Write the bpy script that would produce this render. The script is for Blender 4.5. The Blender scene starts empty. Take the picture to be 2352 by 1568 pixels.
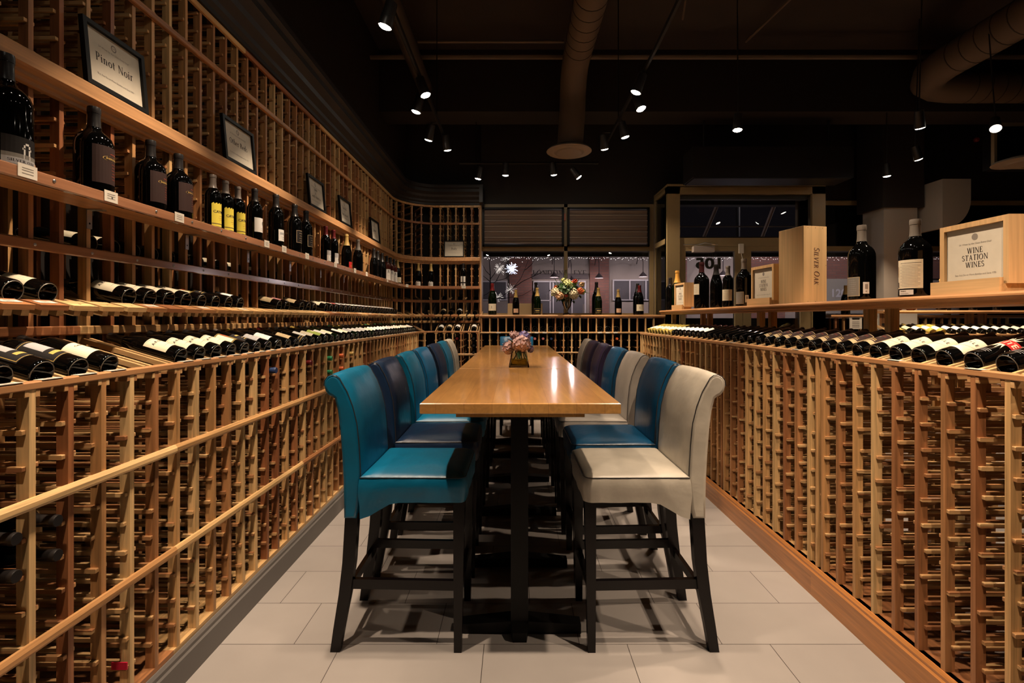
import bpy, bmesh, math, random
from math import pi, sin, cos, radians as R
from mathutils import Vector, Matrix

random.seed(7)
SC = bpy.context.scene
COL = SC.collection

# ------------------------------------------------------------------ camera, world, light, exposure
CAM_H, F, PX, PY = 1.38, 1142.0, 1183.0, 732.0
cam_d = bpy.data.cameras.new('camera'); cam = bpy.data.objects.new('camera', cam_d); COL.objects.link(cam)
cam.location = (0, 0, CAM_H); cam.rotation_euler = (pi / 2, 0, 0)
cam_d.sensor_width = 36; cam_d.lens = F / 2352 * 36
cam_d.shift_x = -(PX - 1176) / 2352; cam_d.shift_y = (PY - 784) / 2352
cam_d.clip_start = 0.02; cam_d.clip_end = 200
SC.camera = cam
SC.view_settings.view_transform = 'Standard'; SC.view_settings.look = 'None'
SC.view_settings.gamma = 1; SC.view_settings.use_curve_mapping = False
SC.view_settings.exposure = 0.42
w = bpy.data.worlds.new('night'); SC.world = w; w.use_nodes = True
w.node_tree.nodes['Background'].inputs[0].default_value = (0.010, 0.008, 0.010, 1)
w.node_tree.nodes['Background'].inputs[1].default_value = 0.3
SC.cycles.max_bounces = 6; SC.cycles.diffuse_bounces = 1; SC.cycles.glossy_bounces = 3
SC.cycles.transmission_bounces = 5; SC.cycles.transparent_max_bounces = 8
SC.cycles.sample_clamp_indirect = 2.0; SC.cycles.sample_clamp_direct = 0
SC.cycles.caustics_reflective = False; SC.cycles.caustics_refractive = False
SC.cycles.use_denoising = True
WARM = (1.0, 0.76, 0.54)
LAMP_Z = 3.18
SPOT_W = 120.0
# every ceiling spotlight: (x, y, z, aim point x, y, z, power factor, cone degrees)
TRACK_L = [(-.78, .55, -1.4, .9, .8, 58), (-.86, 1.42, -.70, 1.80, 1.25, 66), (-.80, 2.10, -1.45, 2.1, .9, 62), (-.80, 3.06, -1.45, 3.2, .9, 62),
           (-.79, 2.55, .0, 3.35, .7, 44), (-.72, 4.0, 0, 3.9, .6, 56), (-.86, 4.32, -1.45, 4.4, .9, 60), (-.87, 5.0, -1.45, 5.5, .9, 62), (-.72, 5.3, -.45, 5.88, .55, 64)]  # first entry here: unseen extra lamp added to brighten the hydrangeas
TRACK_R = [(.95, .55, 1.6, 1.1, .9, 60), (.93, 1.42, .82, 1.85, 1.25, 66), (.95, 2.25, 1.6, 2.2, 1.1, 64), (.96, 3.95, .2, 4.2, .8, 56),
           (1.08, 4.26, 1.65, 3.8, 1.0, 60), (1.09, 4.92, 1.65, 5.1, 1.0, 58), (.95, 5.27, 1.35, 5.85, .8, 64)]
TRACK_B = [(-.475, 6.38, -.85, 6.60, .42, 74), (-.12, 6.23, -.15, 6.45, .38, 66), (.484, 6.21, .70, 6.56, 1.2, 42), (.81, 6.32, 2.1, 6.42, .75, 74)]

def at(px, py, Y):
    return ((px - PX) * Y / F, Y, CAM_H + (PY - py) * Y / F)

# ------------------------------------------------------------------ materials
def nodes(name):
    m = bpy.data.materials.new(name); m.use_nodes = True
    nt = m.node_tree; b = nt.nodes['Principled BSDF']
    return m, nt, b
def mat(name, col, rough=.5, metal=0.0, spec=.5, coat=0.0, noise=0.0, nscale=20.0, bump=0.0, bscale=60.0):
    m, nt, b = nodes(name)
    b.inputs['Base Color'].default_value = (*col, 1); b.inputs['Roughness'].default_value = rough
    b.inputs['Metallic'].default_value = metal; b.inputs['Specular IOR Level'].default_value = spec
    b.inputs['Coat Weight'].default_value = coat; b.inputs['Coat Roughness'].default_value = .08
    tc = None
    if noise or bump: tc = nt.nodes.new('ShaderNodeTexCoord')
    if noise:
        n = nt.nodes.new('ShaderNodeTexNoise'); n.inputs['Scale'].default_value = nscale; n.inputs['Detail'].default_value = 4
        nt.links.new(tc.outputs['Object'], n.inputs['Vector'])
        r = nt.nodes.new('ShaderNodeMapRange'); r.inputs[1].default_value = .3; r.inputs[2].default_value = .7
        r.inputs[3].default_value = 1 - noise; r.inputs[4].default_value = 1 + noise
        nt.links.new(n.outputs[0], r.inputs[0])
        mx = nt.nodes.new('ShaderNodeVectorMath'); mx.operation = 'SCALE'; mx.inputs[0].default_value = col
        nt.links.new(r.outputs[0], mx.inputs['Scale']); nt.links.new(mx.outputs[0], b.inputs['Base Color'])
    if bump:
        n = nt.nodes.new('ShaderNodeTexNoise'); n.inputs['Scale'].default_value = bscale; n.inputs['Detail'].default_value = 3
        nt.links.new(tc.outputs['Object'], n.inputs['Vector'])
        bp = nt.nodes.new('ShaderNodeBump'); bp.inputs['Strength'].default_value = bump; bp.inputs['Distance'].default_value = .01
        nt.links.new(n.outputs[0], bp.inputs['Height']); nt.links.new(bp.outputs[0], b.inputs['Normal'])
    return m
def emis(name, col, s):
    m, nt, b = nodes(name)
    b.inputs['Base Color'].default_value = (0, 0, 0, 1)
    b.inputs['Emission Color'].default_value = (*col, 1); b.inputs['Emission Strength'].default_value = s
    return m
def wood(name, cols, axis='z', rough=.45, coat=0.0, fine=1.0, rnd=True, contrast=.42, spec=.4):
    """sawn timber: colour differs per board, grain runs along one axis"""
    m, nt, b = nodes(name); N = nt.nodes; L = nt.links
    tc = N.new('ShaderNodeTexCoord'); oi = N.new('ShaderNodeObjectInfo')
    add = N.new('ShaderNodeVectorMath'); add.operation = 'ADD'
    sc = N.new('ShaderNodeMath'); sc.operation = 'MULTIPLY'; sc.inputs[1].default_value = 41.0
    L.new(oi.outputs['Random'], sc.inputs[0]); L.new(tc.outputs['Object'], add.inputs[0]); L.new(sc.outputs[0], add.inputs[1])
    mp = N.new('ShaderNodeMapping')
    s = {'x': (2.2, 55, 55), 'y': (55, 2.2, 55), 'z': (55, 55, 2.2)}[axis]
    mp.inputs['Scale'].default_value = tuple(v * fine for v in s)
    L.new(add.outputs[0], mp.inputs[0])
    n = N.new('ShaderNodeTexNoise'); n.inputs['Scale'].default_value = 1; n.inputs['Detail'].default_value = 4; n.inputs['Distortion'].default_value = .6
    L.new(mp.outputs[0], n.inputs['Vector'])
    r = N.new('ShaderNodeMapRange'); r.inputs[1].default_value = .3; r.inputs[2].default_value = .7
    r.inputs[3].default_value = 1 - contrast; r.inputs[4].default_value = 1 + contrast * .5
    L.new(n.outputs[0], r.inputs[0])
    cr = N.new('ShaderNodeValToRGB'); e = cr.color_ramp.elements
    e[0].color = (*cols[0], 1); e[1].color = (*cols[-1], 1)
    for i in range(1, len(cols) - 1):
        q = e.new(i / (len(cols) - 1)); q.color = (*cols[i], 1)
    big = N.new('ShaderNodeTexNoise'); big.inputs['Scale'].default_value = .35; big.inputs['Detail'].default_value = 1
    L.new(mp.outputs[0], big.inputs['Vector'])
    if rnd:
        ad = N.new('ShaderNodeMath'); ad.operation = 'MULTIPLY_ADD'; ad.inputs[1].default_value = .35
        L.new(big.outputs[0], ad.inputs[0])
        sb = N.new('ShaderNodeMath'); sb.operation = 'SUBTRACT'; sb.inputs[1].default_value = .175
        L.new(oi.outputs['Random'], sb.inputs[0]); L.new(sb.outputs[0], ad.inputs[2]); L.new(ad.outputs[0], cr.inputs[0])
    else:
        L.new(big.outputs[0], cr.inputs[0])
    mx = N.new('ShaderNodeVectorMath'); mx.operation = 'SCALE'
    L.new(cr.outputs[0], mx.inputs[0]); L.new(r.outputs[0], mx.inputs['Scale']); L.new(mx.outputs[0], b.inputs['Base Color'])
    b.inputs['Roughness'].default_value = rough; b.inputs['Specular IOR Level'].default_value = spec
    b.inputs['Coat Weight'].default_value = coat; b.inputs['Coat Roughness'].default_value = .12
    return m

LIGHTW = (.84, .55, .26); MIDW = (.62, .33, .13); REDW = (.33, .12, .048); DKRED = (.27, .10, .045)
RACKC = [LIGHTW, (.76, .47, .205), MIDW, (.48, .22, .088), REDW]
M = {}
for ax in 'xyz':
    M['rack_' + ax] = wood('redwood_grain_' + ax, RACKC, ax)
    M['pale_' + ax] = wood('pale_pine_grain_' + ax, [(.70, .45, .22), (.62, .38, .17)], ax, contrast=.22)
    M['shelf_' + ax] = wood('shelf_redwood_grain_' + ax, [(.58, .31, .14), (.50, .24, .10)], ax, rough=.38, contrast=.28)
    M['rail_' + ax] = wood('polished_rail_grain_' + ax, [(.42, .20, .11), (.36, .165, .085)], ax, rough=.16, coat=.8, contrast=.2)
M['plinth'] = wood('varnished_plinth', [(.60, .25, .075), (.50, .20, .06)], 'y', rough=.3, coat=.3, contrast=.25)
M['cleat'] = wood('sawn_cleat', [(.80, .52, .25), (.64, .37, .16), (.50, .24, .10), (.34, .14, .06)], 'x', contrast=.25)
_nt = M['cleat'].node_tree; _r = [n for n in _nt.nodes if n.type == 'VALTORGB'][0]; _tc = [n for n in _nt.nodes if n.type == 'TEX_COORD'][0]; _oi = [n for n in _nt.nodes if n.type == 'OBJECT_INFO'][0]
_s = _nt.nodes.new('ShaderNodeSeparateXYZ'); _nt.links.new(_tc.outputs['Object'], _s.inputs[0])
def _mm(op, a, b):
    n = _nt.nodes.new('ShaderNodeMath'); n.operation = op
    for i, v in enumerate((a, b)):
        if isinstance(v, float): n.inputs[i].default_value = v
        else: _nt.links.new(v, n.inputs[i])
    return n.outputs[0]
_c = _nt.nodes.new('ShaderNodeCombineXYZ'); _nt.links.new(_mm('FLOOR', _mm('DIVIDE', _mm('ADD', _s.outputs[2], .047), .0945), 0.0), _c.inputs[0]); _nt.links.new(_mm('SIGN', _s.outputs[1], 0.0), _c.inputs[1]); _nt.links.new(_mm('MULTIPLY', _oi.outputs['Random'], 97.0), _c.inputs[2])
_w = _nt.nodes.new('ShaderNodeTexWhiteNoise'); _nt.links.new(_c.outputs[0], _w.inputs[0]); _nt.links.new(_w.outputs[0], _r.inputs[0])
M['wall'] = mat('dark_brown_paint', (.014, .010, .008), .7, noise=.1, nscale=3)
M['ceil'] = mat('black_brown_ceiling_paint', (.030, .020, .016), .8, noise=.15, nscale=2)
M['crown'] = mat('espresso_crown_paint', (.012, .009, .008), .5)
M['duct'] = mat('brown_painted_duct', (.12, .085, .06), .6)
M['duct_dark'] = mat('dark_painted_duct', (.045, .032, .025), .6)
M['ductline'] = mat('duct_seam', (.03, .02, .015), .6)
M['black'] = mat('black_metal', (.005, .0045, .0045), .45, spec=.2)
M['legs'] = mat('espresso_lacquer', (.005, .003, .003), .25, spec=.28)
M['base_grey'] = mat('grey_painted_baseboard', (.17, .155, .145), .45, spec=.3)
M['olive'] = mat('olive_tan_frame_paint', (.33, .24, .115), .45, noise=.06, nscale=4)
M['olive_dk'] = mat('bronze_window_frame', (.10, .075, .045), .4)
M['greywall'] = mat('grey_column_paint', (.38, .34, .29), .7)
M['card'] = mat('cream_card', (.78, .72, .62), .6)
M['paper'] = mat('sign_paper', (.66, .60, .49), .7, noise=.03, nscale=30)
M['ink'] = mat('dark_ink', (.03, .02, .018), .7)
M['inkgrey'] = mat('grey_ink', (.25, .22, .19), .7)
M['rim'] = mat('knurled_rim_painted_light', (.10, .09, .075), .35)  # knurled heel ring, colour lightened to imitate light passing through the glass
M['steel'] = mat('brushed_steel', (.5, .5, .5), .3, metal=1)
M['tape'] = mat('red_tape', (.60, .012, .05), .5)
M['screw'] = mat('dark_screw', (.08, .06, .05), .4, metal=1)
M['glass_dark'] = mat('dark_bottle_glass', (.0015, .0015, .0015), .05, spec=.35)
M['glass_green'] = mat('green_bottle_glass', (.0015, .005, .001), .05, spec=.4)
M['glass_gold'] = mat('straw_wine_glass', (.38, .30, .07), .06, spec=.6)
M['glass_rose'] = mat('rose_wine_glass', (.07, .014, .010), .06, spec=.6)
def clear_glass(name, tint, refl=.10, rough=.0):
    m = bpy.data.materials.new(name); m.use_nodes = True; nt = m.node_tree; nt.nodes.clear()
    o = nt.nodes.new('ShaderNodeOutputMaterial'); mx = nt.nodes.new('ShaderNodeMixShader')
    t = nt.nodes.new('ShaderNodeBsdfTransparent'); t.inputs[0].default_value = (*tint, 1)
    g = nt.nodes.new('ShaderNodeBsdfGlossy'); g.inputs['Roughness'].default_value = rough
    fr = nt.nodes.new('ShaderNodeFresnel'); fr.inputs[0].default_value = 1.5
    ad = nt.nodes.new('ShaderNodeMath'); ad.operation = 'ADD'; ad.inputs[1].default_value = refl
    nt.links.new(fr.outputs[0], ad.inputs[0]); nt.links.new(ad.outputs[0], mx.inputs[0])
    nt.links.new(t.outputs[0], mx.inputs[1]); nt.links.new(g.outputs[0], mx.inputs[2]); nt.links.new(mx.outputs[0], o.inputs[0])
    return m
M['pane'] = clear_glass('window_glass', (.93, .94, .95), .02)
M['vase'] = clear_glass('vase_glass', (.93, .95, .93), .05)
M['water'] = clear_glass('amber_vase_water', (1, .86, .35), .0)
def _cloudy(m, col, k):
    nt = m.node_tree; o = nt.nodes['Material Output'] if 'Material Output' in nt.nodes else [n for n in nt.nodes if n.type == 'OUTPUT_MATERIAL'][0]
    src = o.inputs[0].links[0].from_socket; d = nt.nodes.new('ShaderNodeBsdfDiffuse'); d.inputs[0].default_value = (*col, 1)
    x = nt.nodes.new('ShaderNodeMixShader'); x.inputs[0].default_value = k; nt.links.new(src, x.inputs[1]); nt.links.new(d.outputs[0], x.inputs[2]); nt.links.new(x.outputs[0], o.inputs[0])
_cloudy(M['water'], (.85, .62, .10), .40)
M['lip'] = clear_glass('clear_acrylic', (.95, .93, .92), .03)
for k, c, rg in [('cap_maroon', (.030, .006, .007), .3), ('cap_amber', (.72, .36, .06), .35), ('cap_black', (.015, .013, .013), .3), ('cap_grey', (.16, .13, .11), .35), ('cap_red', (.12, .006, .008), .35), ('cap_gold', (.44, .29, .09), .35),
              ('cap_silver', (.17, .15, .13), .3), ('cap_green', (.02, .25, .10), .4), ('cap_orange', (.60, .12, .03), .4), ('cap_pink', (.50, .16, .16), .4),
              ('cap_blue', (.02, .04, .12), .4), ('cap_yellow', (.55, .38, .08), .4), ('cap_white', (.6, .56, .5), .4)]:
    M[k] = mat(k.replace('cap', 'foil'), c, rg)
for k, c in [('cream', (.80, .72, .54)), ('white', (.80, .78, .74)), ('yellow', (.72, .60, .08)), ('lime', (.42, .52, .12)), ('pink', (.50, .22, .22)), ('silver', (.42, .42, .43)),
             ('tan', (.60, .46, .27)), ('brown', (.050, .030, .028)), ('labelblack', (.02, .018, .018)), ('gold', (.62, .42, .12)), ('red', (.52, .03, .03)),
             ('rust', (.42, .08, .04)), ('olivegold', (.20, .15, .05)), ('greyetch', (.22, .21, .19)), ('peach', (.72, .48, .34)), ('cherry', (.55, .10, .10)), ('silverdk', (.16, .14, .12)), ('rustdk', (.20, .05, .035))]:
    M[k] = mat('label_' + k, c, .6, spec=.12)

# ------------------------------------------------------------------ mesh builder
class MB:
    def __init__(s): s.v = []; s.f = []; s.m = []; s.sm = []
    def poly(s, pts, mi=0, smooth=False):
        b = len(s.v); s.v += [tuple(p) for p in pts]; s.f.append(tuple(range(b, b + len(pts)))); s.m.append(mi); s.sm.append(smooth)
    def mesh(s, vs, fs, mi=0, smooth=False):
        b = len(s.v); s.v += [tuple(p) for p in vs]
        for f in fs: s.f.append(tuple(b + i for i in f)); s.m.append(mi); s.sm.append(smooth)
    def box(s, x0, x1, y0, y1, z0, z1, mi=0, mx=None):
        vs = [(x, y, z) for z in (z0, z1) for y in (y0, y1) for x in (x0, x1)]
        if mx is not None: vs = [tuple(mx @ Vector(p)) for p in vs]
        s.mesh(vs, [(0, 2, 3, 1), (4, 5, 7, 6), (0, 1, 5, 4), (2, 6, 7, 3), (0, 4, 6, 2), (1, 3, 7, 5)], mi)
    def loft(s, rings, mi=0, caps=True, smooth=True, closed=False):
        n = len(rings[0]); vs = [p for r in rings for p in r]; fs = []
        k = len(rings)
        for i in range(k if closed else k - 1):
            a = i * n; b = ((i + 1) % k) * n
            for j in range(n):
                q = (j + 1) % n; fs.append((a + j, a + q, b + q, b + j))
        s.mesh(vs, fs, mi, smooth)
        if caps and not closed:
            s.poly(list(reversed(rings[0])), mi); s.poly(rings[-1], mi)
    def tube(s, pts, r, n=8, mi=0, caps=True, smooth=True):
        pts = [Vector(p) for p in pts]; rings = []
        rr = r if isinstance(r, (list, tuple)) else [r] * len(pts)
        up = Vector((0, 0, 1)); d0 = (pts[1] - pts[0]).normalized()
        if abs(d0.z) > .9: up = Vector((1, 0, 0))
        for i, p in enumerate(pts):
            if i == 0: d = pts[1] - pts[0]
            elif i == len(pts) - 1: d = pts[-1] - pts[-2]
            else: d = (pts[i + 1] - pts[i]).normalized() + (pts[i] - pts[i - 1]).normalized()
            d.normalize(); a = d.cross(up)
            if a.length < 1e-4: a = d.cross(Vector((0, 1, 0)))
            a.normalize(); b = a.cross(d); up = b
            rings.append([tuple(p + (a * cos(t) + b * sin(t)) * rr[i]) for t in [2 * pi * j / n for j in range(n)]])
        s.loft(rings, mi, caps, smooth)
    def lathe(s, prof, n=24, mi=0, mx=None):
        rings = []
        for r, z in prof:
            r = max(r, 1e-5)
            ring = [(r * cos(2 * pi * j / n), r * sin(2 * pi * j / n), z) for j in range(n)]
            if mx is not None: ring = [tuple(mx @ Vector(p)) for p in ring]
            rings.append(ring)
        s.loft(rings, mi, False, True)
    def disc(s, c, nrm, r, n=24, mi=0):
        nrm = Vector(nrm).normalized(); a = nrm.cross(Vector((0, 0, 1)))
        if a.length < .01: a = Vector((1, 0, 0))
        a.normalize(); b = nrm.cross(a)
        s.poly([tuple(Vector(c) + (a * cos(t) + b * sin(t)) * r) for t in [2 * pi * j / n for j in range(n)]], mi)
    def ball(s, c, r, mi=0, n=8, sq=(1, 1, 1)):
        rings = []
        for i in range(n // 2 + 1):
            t = pi * i / (n // 2); rr = max(sin(t), 1e-4) * r
            rings.append([(c[0] + rr * cos(2 * pi * j / n) * sq[0], c[1] + rr * sin(2 * pi * j / n) * sq[1], c[2] - cos(t) * r * sq[2]) for j in range(n)])
        s.loft(rings, mi, False, True)
    def mesh_data(s, name, mats, sharp=35):
        me = bpy.data.meshes.new(name); me.from_pydata(s.v, [], s.f)
        for m_ in (mats if isinstance(mats, (list, tuple)) else [mats]): me.materials.append(M[m_] if isinstance(m_, str) else m_)
        me.polygons.foreach_set('material_index', s.m); me.polygons.foreach_set('use_smooth', s.sm)
        if any(s.sm):
            me.validate(); me.set_sharp_from_angle(angle=R(sharp))
        me.update(); return me
    def build(s, name, mats, parent=None, loc=(0, 0, 0), rot=(0, 0, 0), sharp=35):
        return link(name, s.mesh_data(name, mats, sharp), parent, loc, rot)

def link(name, data, parent=None, loc=(0, 0, 0), rot=(0, 0, 0), scale=None):
    o = bpy.data.objects.new(name, data); COL.objects.link(o)
    if parent is not None: o.parent = parent
    o.location = loc; o.rotation_euler = rot
    if scale is not None: o.scale = scale
    return o
def tag(o, label=None, cat=None, group=None, kind=None):
    if label: o['label'] = label
    if cat: o['category'] = cat
    if group: o['group'] = group
    if kind: o['kind'] = kind
    return o
def thing(name, label, cat, loc=(0, 0, 0), rz=0, group=None):
    o = bpy.data.objects.new(name, None); COL.objects.link(o); o.location = loc; o.rotation_euler = (0, 0, rz)
    o.empty_display_size = .05
    return tag(o, label, cat, group)
def copy_tree(o, parent=None):
    c = o.copy(); COL.objects.link(c)
    if parent is not None: c.parent = parent
    for ch in list(o.children): copy_tree(ch, c)
    return c
ORD = ['first', 'second', 'third', 'fourth', 'fifth', 'sixth', 'seventh', 'eighth', 'ninth', 'tenth', 'eleventh', 'twelfth', 'thirteenth', 'fourteenth', 'fifteenth',
       'sixteenth', 'seventeenth', 'eighteenth', 'nineteenth']
TENS = {2: 'twent', 3: 'thirt', 4: 'fort', 5: 'fift'}
def ordw(n):
    if n < 20: return ORD[n - 1]
    t = TENS[n // 10]
    return t + 'ieth' if n % 10 == 0 else t + 'y-' + ORD[n % 10 - 1]

# lettering: outline of built-in font turned into faces; returns verts centred at 0 and faces
_TX = {}
def text_geo(txt, size, bold=.0, align='CENTER', spacing=1.0):
    key = (txt, size, bold, align, spacing)
    if key in _TX: return _TX[key]
    cu = bpy.data.curves.new('lettering', 'FONT'); cu.body = txt; cu.size = size; cu.align_x = align; cu.align_y = 'CENTER'
    cu.offset = bold * size; cu.resolution_u = 3; cu.space_character = spacing; cu.fill_mode = 'FRONT'
    o = bpy.data.objects.new('tmp', cu); COL.objects.link(o)
    dg = bpy.context.evaluated_depsgraph_get(); dg.update()
    me = bpy.data.meshes.new_from_object(o.evaluated_get(dg))
    vs = [tuple(v.co) for v in me.vertices]; fs = [tuple(p.vertices) for p in me.polygons]
    bpy.data.objects.remove(o); bpy.data.curves.remove(cu); bpy.data.meshes.remove(me)
    _TX[key] = (vs, fs); return vs, fs
def put_text(mb, txt, size, fn, mi=0, bold=.0, align='CENTER', spacing=1.0):
    vs, fs = text_geo(txt, size, bold, align, spacing)
    mb.mesh([fn(x, y) for x, y, z in vs], fs, mi)

# old-style serif letters drawn from strokes (cap height 1)
def _glyphs():
    T, H = .155, .058
    G = {}
    def g(ch, wd, *st): G[ch] = (wd, st)
    def stem(x, y0=0, y1=1, w=T, sb=1, st=1):
        out = [('q', [(x - w / 2, y0), (x + w / 2, y0), (x + w / 2, y1), (x - w / 2, y1)])]
        if sb: out.append(('q', [(x - w / 2 - .09, y0), (x + w / 2 + .09, y0), (x + w / 2 + .01, y0 + .06), (x - w / 2 - .01, y0 + .06)]))
        if st == 1: out.append(('q', [(x - w / 2 - .09, y1), (x - w / 2 - .01, y1 - .06), (x + w / 2 + .01, y1 - .06), (x + w / 2 + .09, y1)]))
        if st == 2: out.append(('q', [(x - w / 2 - .11, y1 - .05), (x - w / 2, y1 - .11), (x + w / 2, y1 - .06), (x + w / 2, y1)]))
        return out
    def dg(x0, y0, x1, y1, w=T): return [('q', [(x0 - w / 2, y0), (x0 + w / 2, y0), (x1 + w / 2, y1), (x1 - w / 2, y1)])]
    def ser(x, y, h=.12, d=1): return [('q', [(x - h, y), (x + h, y), (x + h * .6, y - .05 * d), (x - h * .6, y - .05 * d)])]
    def hb(x0, x1, y, t=H, tick=0):
        out = [('q', [(x0, y - t / 2), (x1, y - t / 2), (x1, y + t / 2), (x0, y + t / 2)])]
        if tick: out.append(('q', [(x1 - .05, y - t / 2), (x1 + .01, y - t / 2), (x1 + .03, y + tick), (x1 - .005, y + tick)] if tick > 0 else [(x1 - .05, y + t / 2), (x1 + .01, y + t / 2), (x1 + .03, y + tick), (x1 - .005, y + tick)]))
        return out
    def arc(cx, cy, rx, ry, a0, a1, w=T, t=H):
        n = max(5, int(abs(a1 - a0) / 14)); out = []
        def pt(a):
            c, s = cos(R(a)), sin(R(a)); k = (t + (w - t) * abs(c) ** 1.3) / 2
            return (cx + (rx + k) * c, cy + (ry + k) * s), (cx + (rx - k) * c, cy + (ry - k) * s)
        for i in range(n):
            p, q = pt(a0 + (a1 - a0) * i / n), pt(a0 + (a1 - a0) * (i + 1) / n); out.append(('q', [p[0], q[0], q[1], p[1]]))
        return out
    g('I', .36, *stem(.18)); g('L', .62, *stem(.18), *hb(.1, .56, .03, tick=.2)); g('T', .72, *stem(.36, st=0), *hb(.06, .68, .97, tick=-.2), *hb(.66, .04, .97, tick=-.0))
    g('E', .64, *stem(.18), *hb(.1, .56, .97, tick=-.18), *hb(.2, .48, .52), *hb(.1, .58, .03, tick=.2)); g('N', .86, *stem(.16, w=.07), *dg(.16, 1, .70, 0), *stem(.70, w=.07, sb=0))
    g('W', 1.16, *dg(.14, 1, .36, 0), *dg(.36, 0, .58, 1, .07), *dg(.58, 1, .80, 0), *dg(.80, 0, 1.02, 1, .07), *ser(.14, 1), *ser(.58, 1), *ser(1.02, 1)); g('V', .80, *dg(.14, 1, .40, 0), *dg(.40, 0, .66, 1, .07), *ser(.14, 1), *ser(.66, 1))
    g('A', .80, *dg(.14, 0, .40, 1, .07), *dg(.40, 1, .66, 0), *hb(.22, .58, .34), *ser(.14, 0, d=-1), *ser(.66, 0, d=-1)); g('O', .90, *arc(.45, .5, .33, .47, 0, 360)); g('S', .60, *arc(.29, .745, .18, .225, 20, 270, .12, .08), *arc(.29, .265, .20, .235, 90, -160, .12, .08))
    g('Y', .78, *dg(.12, 1, .39, .45), *dg(.39, .45, .66, 1, .07), *stem(.39, 0, .5, st=0), *ser(.12, 1), *ser(.66, 1))
    g('R', .76, *stem(.18), *arc(.30, .74, .22, .23, 90, -90), *hb(.18, .30, .97), *hb(.18, .30, .51), *dg(.40, .5, .64, 0), *ser(.68, 0, .09, -1)); g('P', .66, *stem(.18), *arc(.30, .72, .22, .25, 90, -90), *hb(.18, .30, .97), *hb(.18, .30, .47))
    g('K', .80, *stem(.18), *dg(.22, .42, .60, 1, .07), *dg(.34, .55, .66, 0), *ser(.60, 1, .1), *ser(.68, 0, .1, -1)); g('D', .84, *stem(.18), *arc(.32, .5, .40, .47, 90, -90), *hb(.18, .32, .97), *hb(.18, .32, .03)); g('Z', .66, *hb(.06, .60, .97), *dg(.12, 0, .50, 1), *hb(.06, .60, .03, tick=.2))
    X = .66
    g('i', .34, *stem(.17, 0, X, st=2), *arc(.17, .86, .03, .03, 0, 360, .09, .09)); g('l', .34, *stem(.17, 0, 1.04, st=2)); g('o', .62, *arc(.31, X / 2, .21, X / 2 - .03, 0, 360)); g('n', .68, *stem(.17, 0, X, st=2), *arc(.33, X - .22, .16, .19, 160, 0, .12), *stem(.50, 0, X - .2, st=0))
    g('h', .68, *stem(.17, 0, 1.04, st=2), *arc(.33, X - .22, .16, .19, 160, 0, .12), *stem(.50, 0, X - .2, st=0)); g('u', .68, *stem(.17, .2, X, sb=0, st=2), *arc(.33, .22, .16, .19, 180, 340, .12), *stem(.50, 0, X, st=2)); g('m', 1.0, *stem(.17, 0, X, st=2), *arc(.33, X - .22, .16, .19, 160, 0, .12), *stem(.50, 0, X - .2, st=0), *arc(.66, X - .22, .16, .19, 160, 0, .12), *stem(.83, 0, X - .2, st=0))
    g('t', .42, *stem(.18, .08, .88, sb=0, st=0), *hb(.02, .36, X - .03), *arc(.28, .12, .10, .09, 180, 300, .12)); g('r', .48, *stem(.17, 0, X, st=2), *arc(.32, X - .15, .13, .12, 150, 40, .12, .1)); g('e', .56, *arc(.30, X / 2, .20, X / 2 - .03, 0, 310), *hb(.12, .52, X / 2 + .02)); g('c', .54, *arc(.30, X / 2, .20, X / 2 - .03, 50, 310))
    g('d', .66, *arc(.28, X / 2, .18, X / 2 - .03, 20, 340), *stem(.48, 0, 1.04, sb=0, st=2), *ser(.52, 0, .1, -1)); g('p', .66, *stem(.17, -.28, X, st=2), *arc(.36, X / 2, .18, X / 2 - .03, -160, 160)); g('s', .46, *arc(.23, X * .74, .13, X * .20, 20, 270, .10, .07), *arc(.23, X * .27, .14, X * .23, 90, -160, .10, .07))
    g('a', .58, *arc(.26, X - .16, .14, .12, 150, 0, .1, .08), *stem(.42, .0, X - .12, sb=0, st=0), *arc(.26, .18, .14, .15, 0, 360, .11), *ser(.46, 0, .09, -1)); g('y', .60, *dg(.12, X, .32, 0), *dg(.22, -.28, .52, X, .07), *ser(.12, X, .1), *ser(.52, X, .09)); g('w', .86, *dg(.12, X, .28, 0, .12), *dg(.28, 0, .43, X, .06), *dg(.43, X, .58, 0, .12), *dg(.58, 0, .74, X, .06), *ser(.12, X, .09), *ser(.74, X, .09))
    g('&', .84, *arc(.36, .76, .15, .20, 0, 360, .11), *arc(.34, .28, .23, .25, 40, 330, .13), *dg(.24, .66, .70, 0, .13)); g(' ', .34); g('1', .40, *stem(.2, st=2)); g('F', .62, *stem(.18), *hb(.1, .56, .97, tick=-.18), *hb(.2, .46, .50))
    return G
GL = _glyphs()
def serif_geo(txt, size, italic=0.0, smallcaps=False):
    key = ('serif', txt, size, italic, smallcaps)
    if key in _TX: return _TX[key]
    vs, fs, x = [], [], 0.0; k = size * .72; first = True
    for ch in txt:
        sc_ = 1.0
        if smallcaps:
            sc_ = 1.0 if first or ch == ' ' else .78
            first = ch == ' '
        wd, st = GL.get(ch, GL['o'])
        for kind, pts in st:
            area = sum(pts[i][0] * pts[(i + 1) % 4][1] - pts[(i + 1) % 4][0] * pts[i][1] for i in range(4))
            if area < 0: pts = pts[::-1]
            b0 = len(vs); vs += [((x + px * sc_ + italic * py * sc_) * k, (py * sc_ - .40) * k, 0) for px, py in pts]; fs.append((b0, b0 + 1, b0 + 2, b0 + 3))
        x += wd * sc_ + .03
    off = x * k / 2; vs = [(a - off, b_, c) for a, b_, c in vs]
    _TX[key] = (vs, fs); return vs, fs
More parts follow.
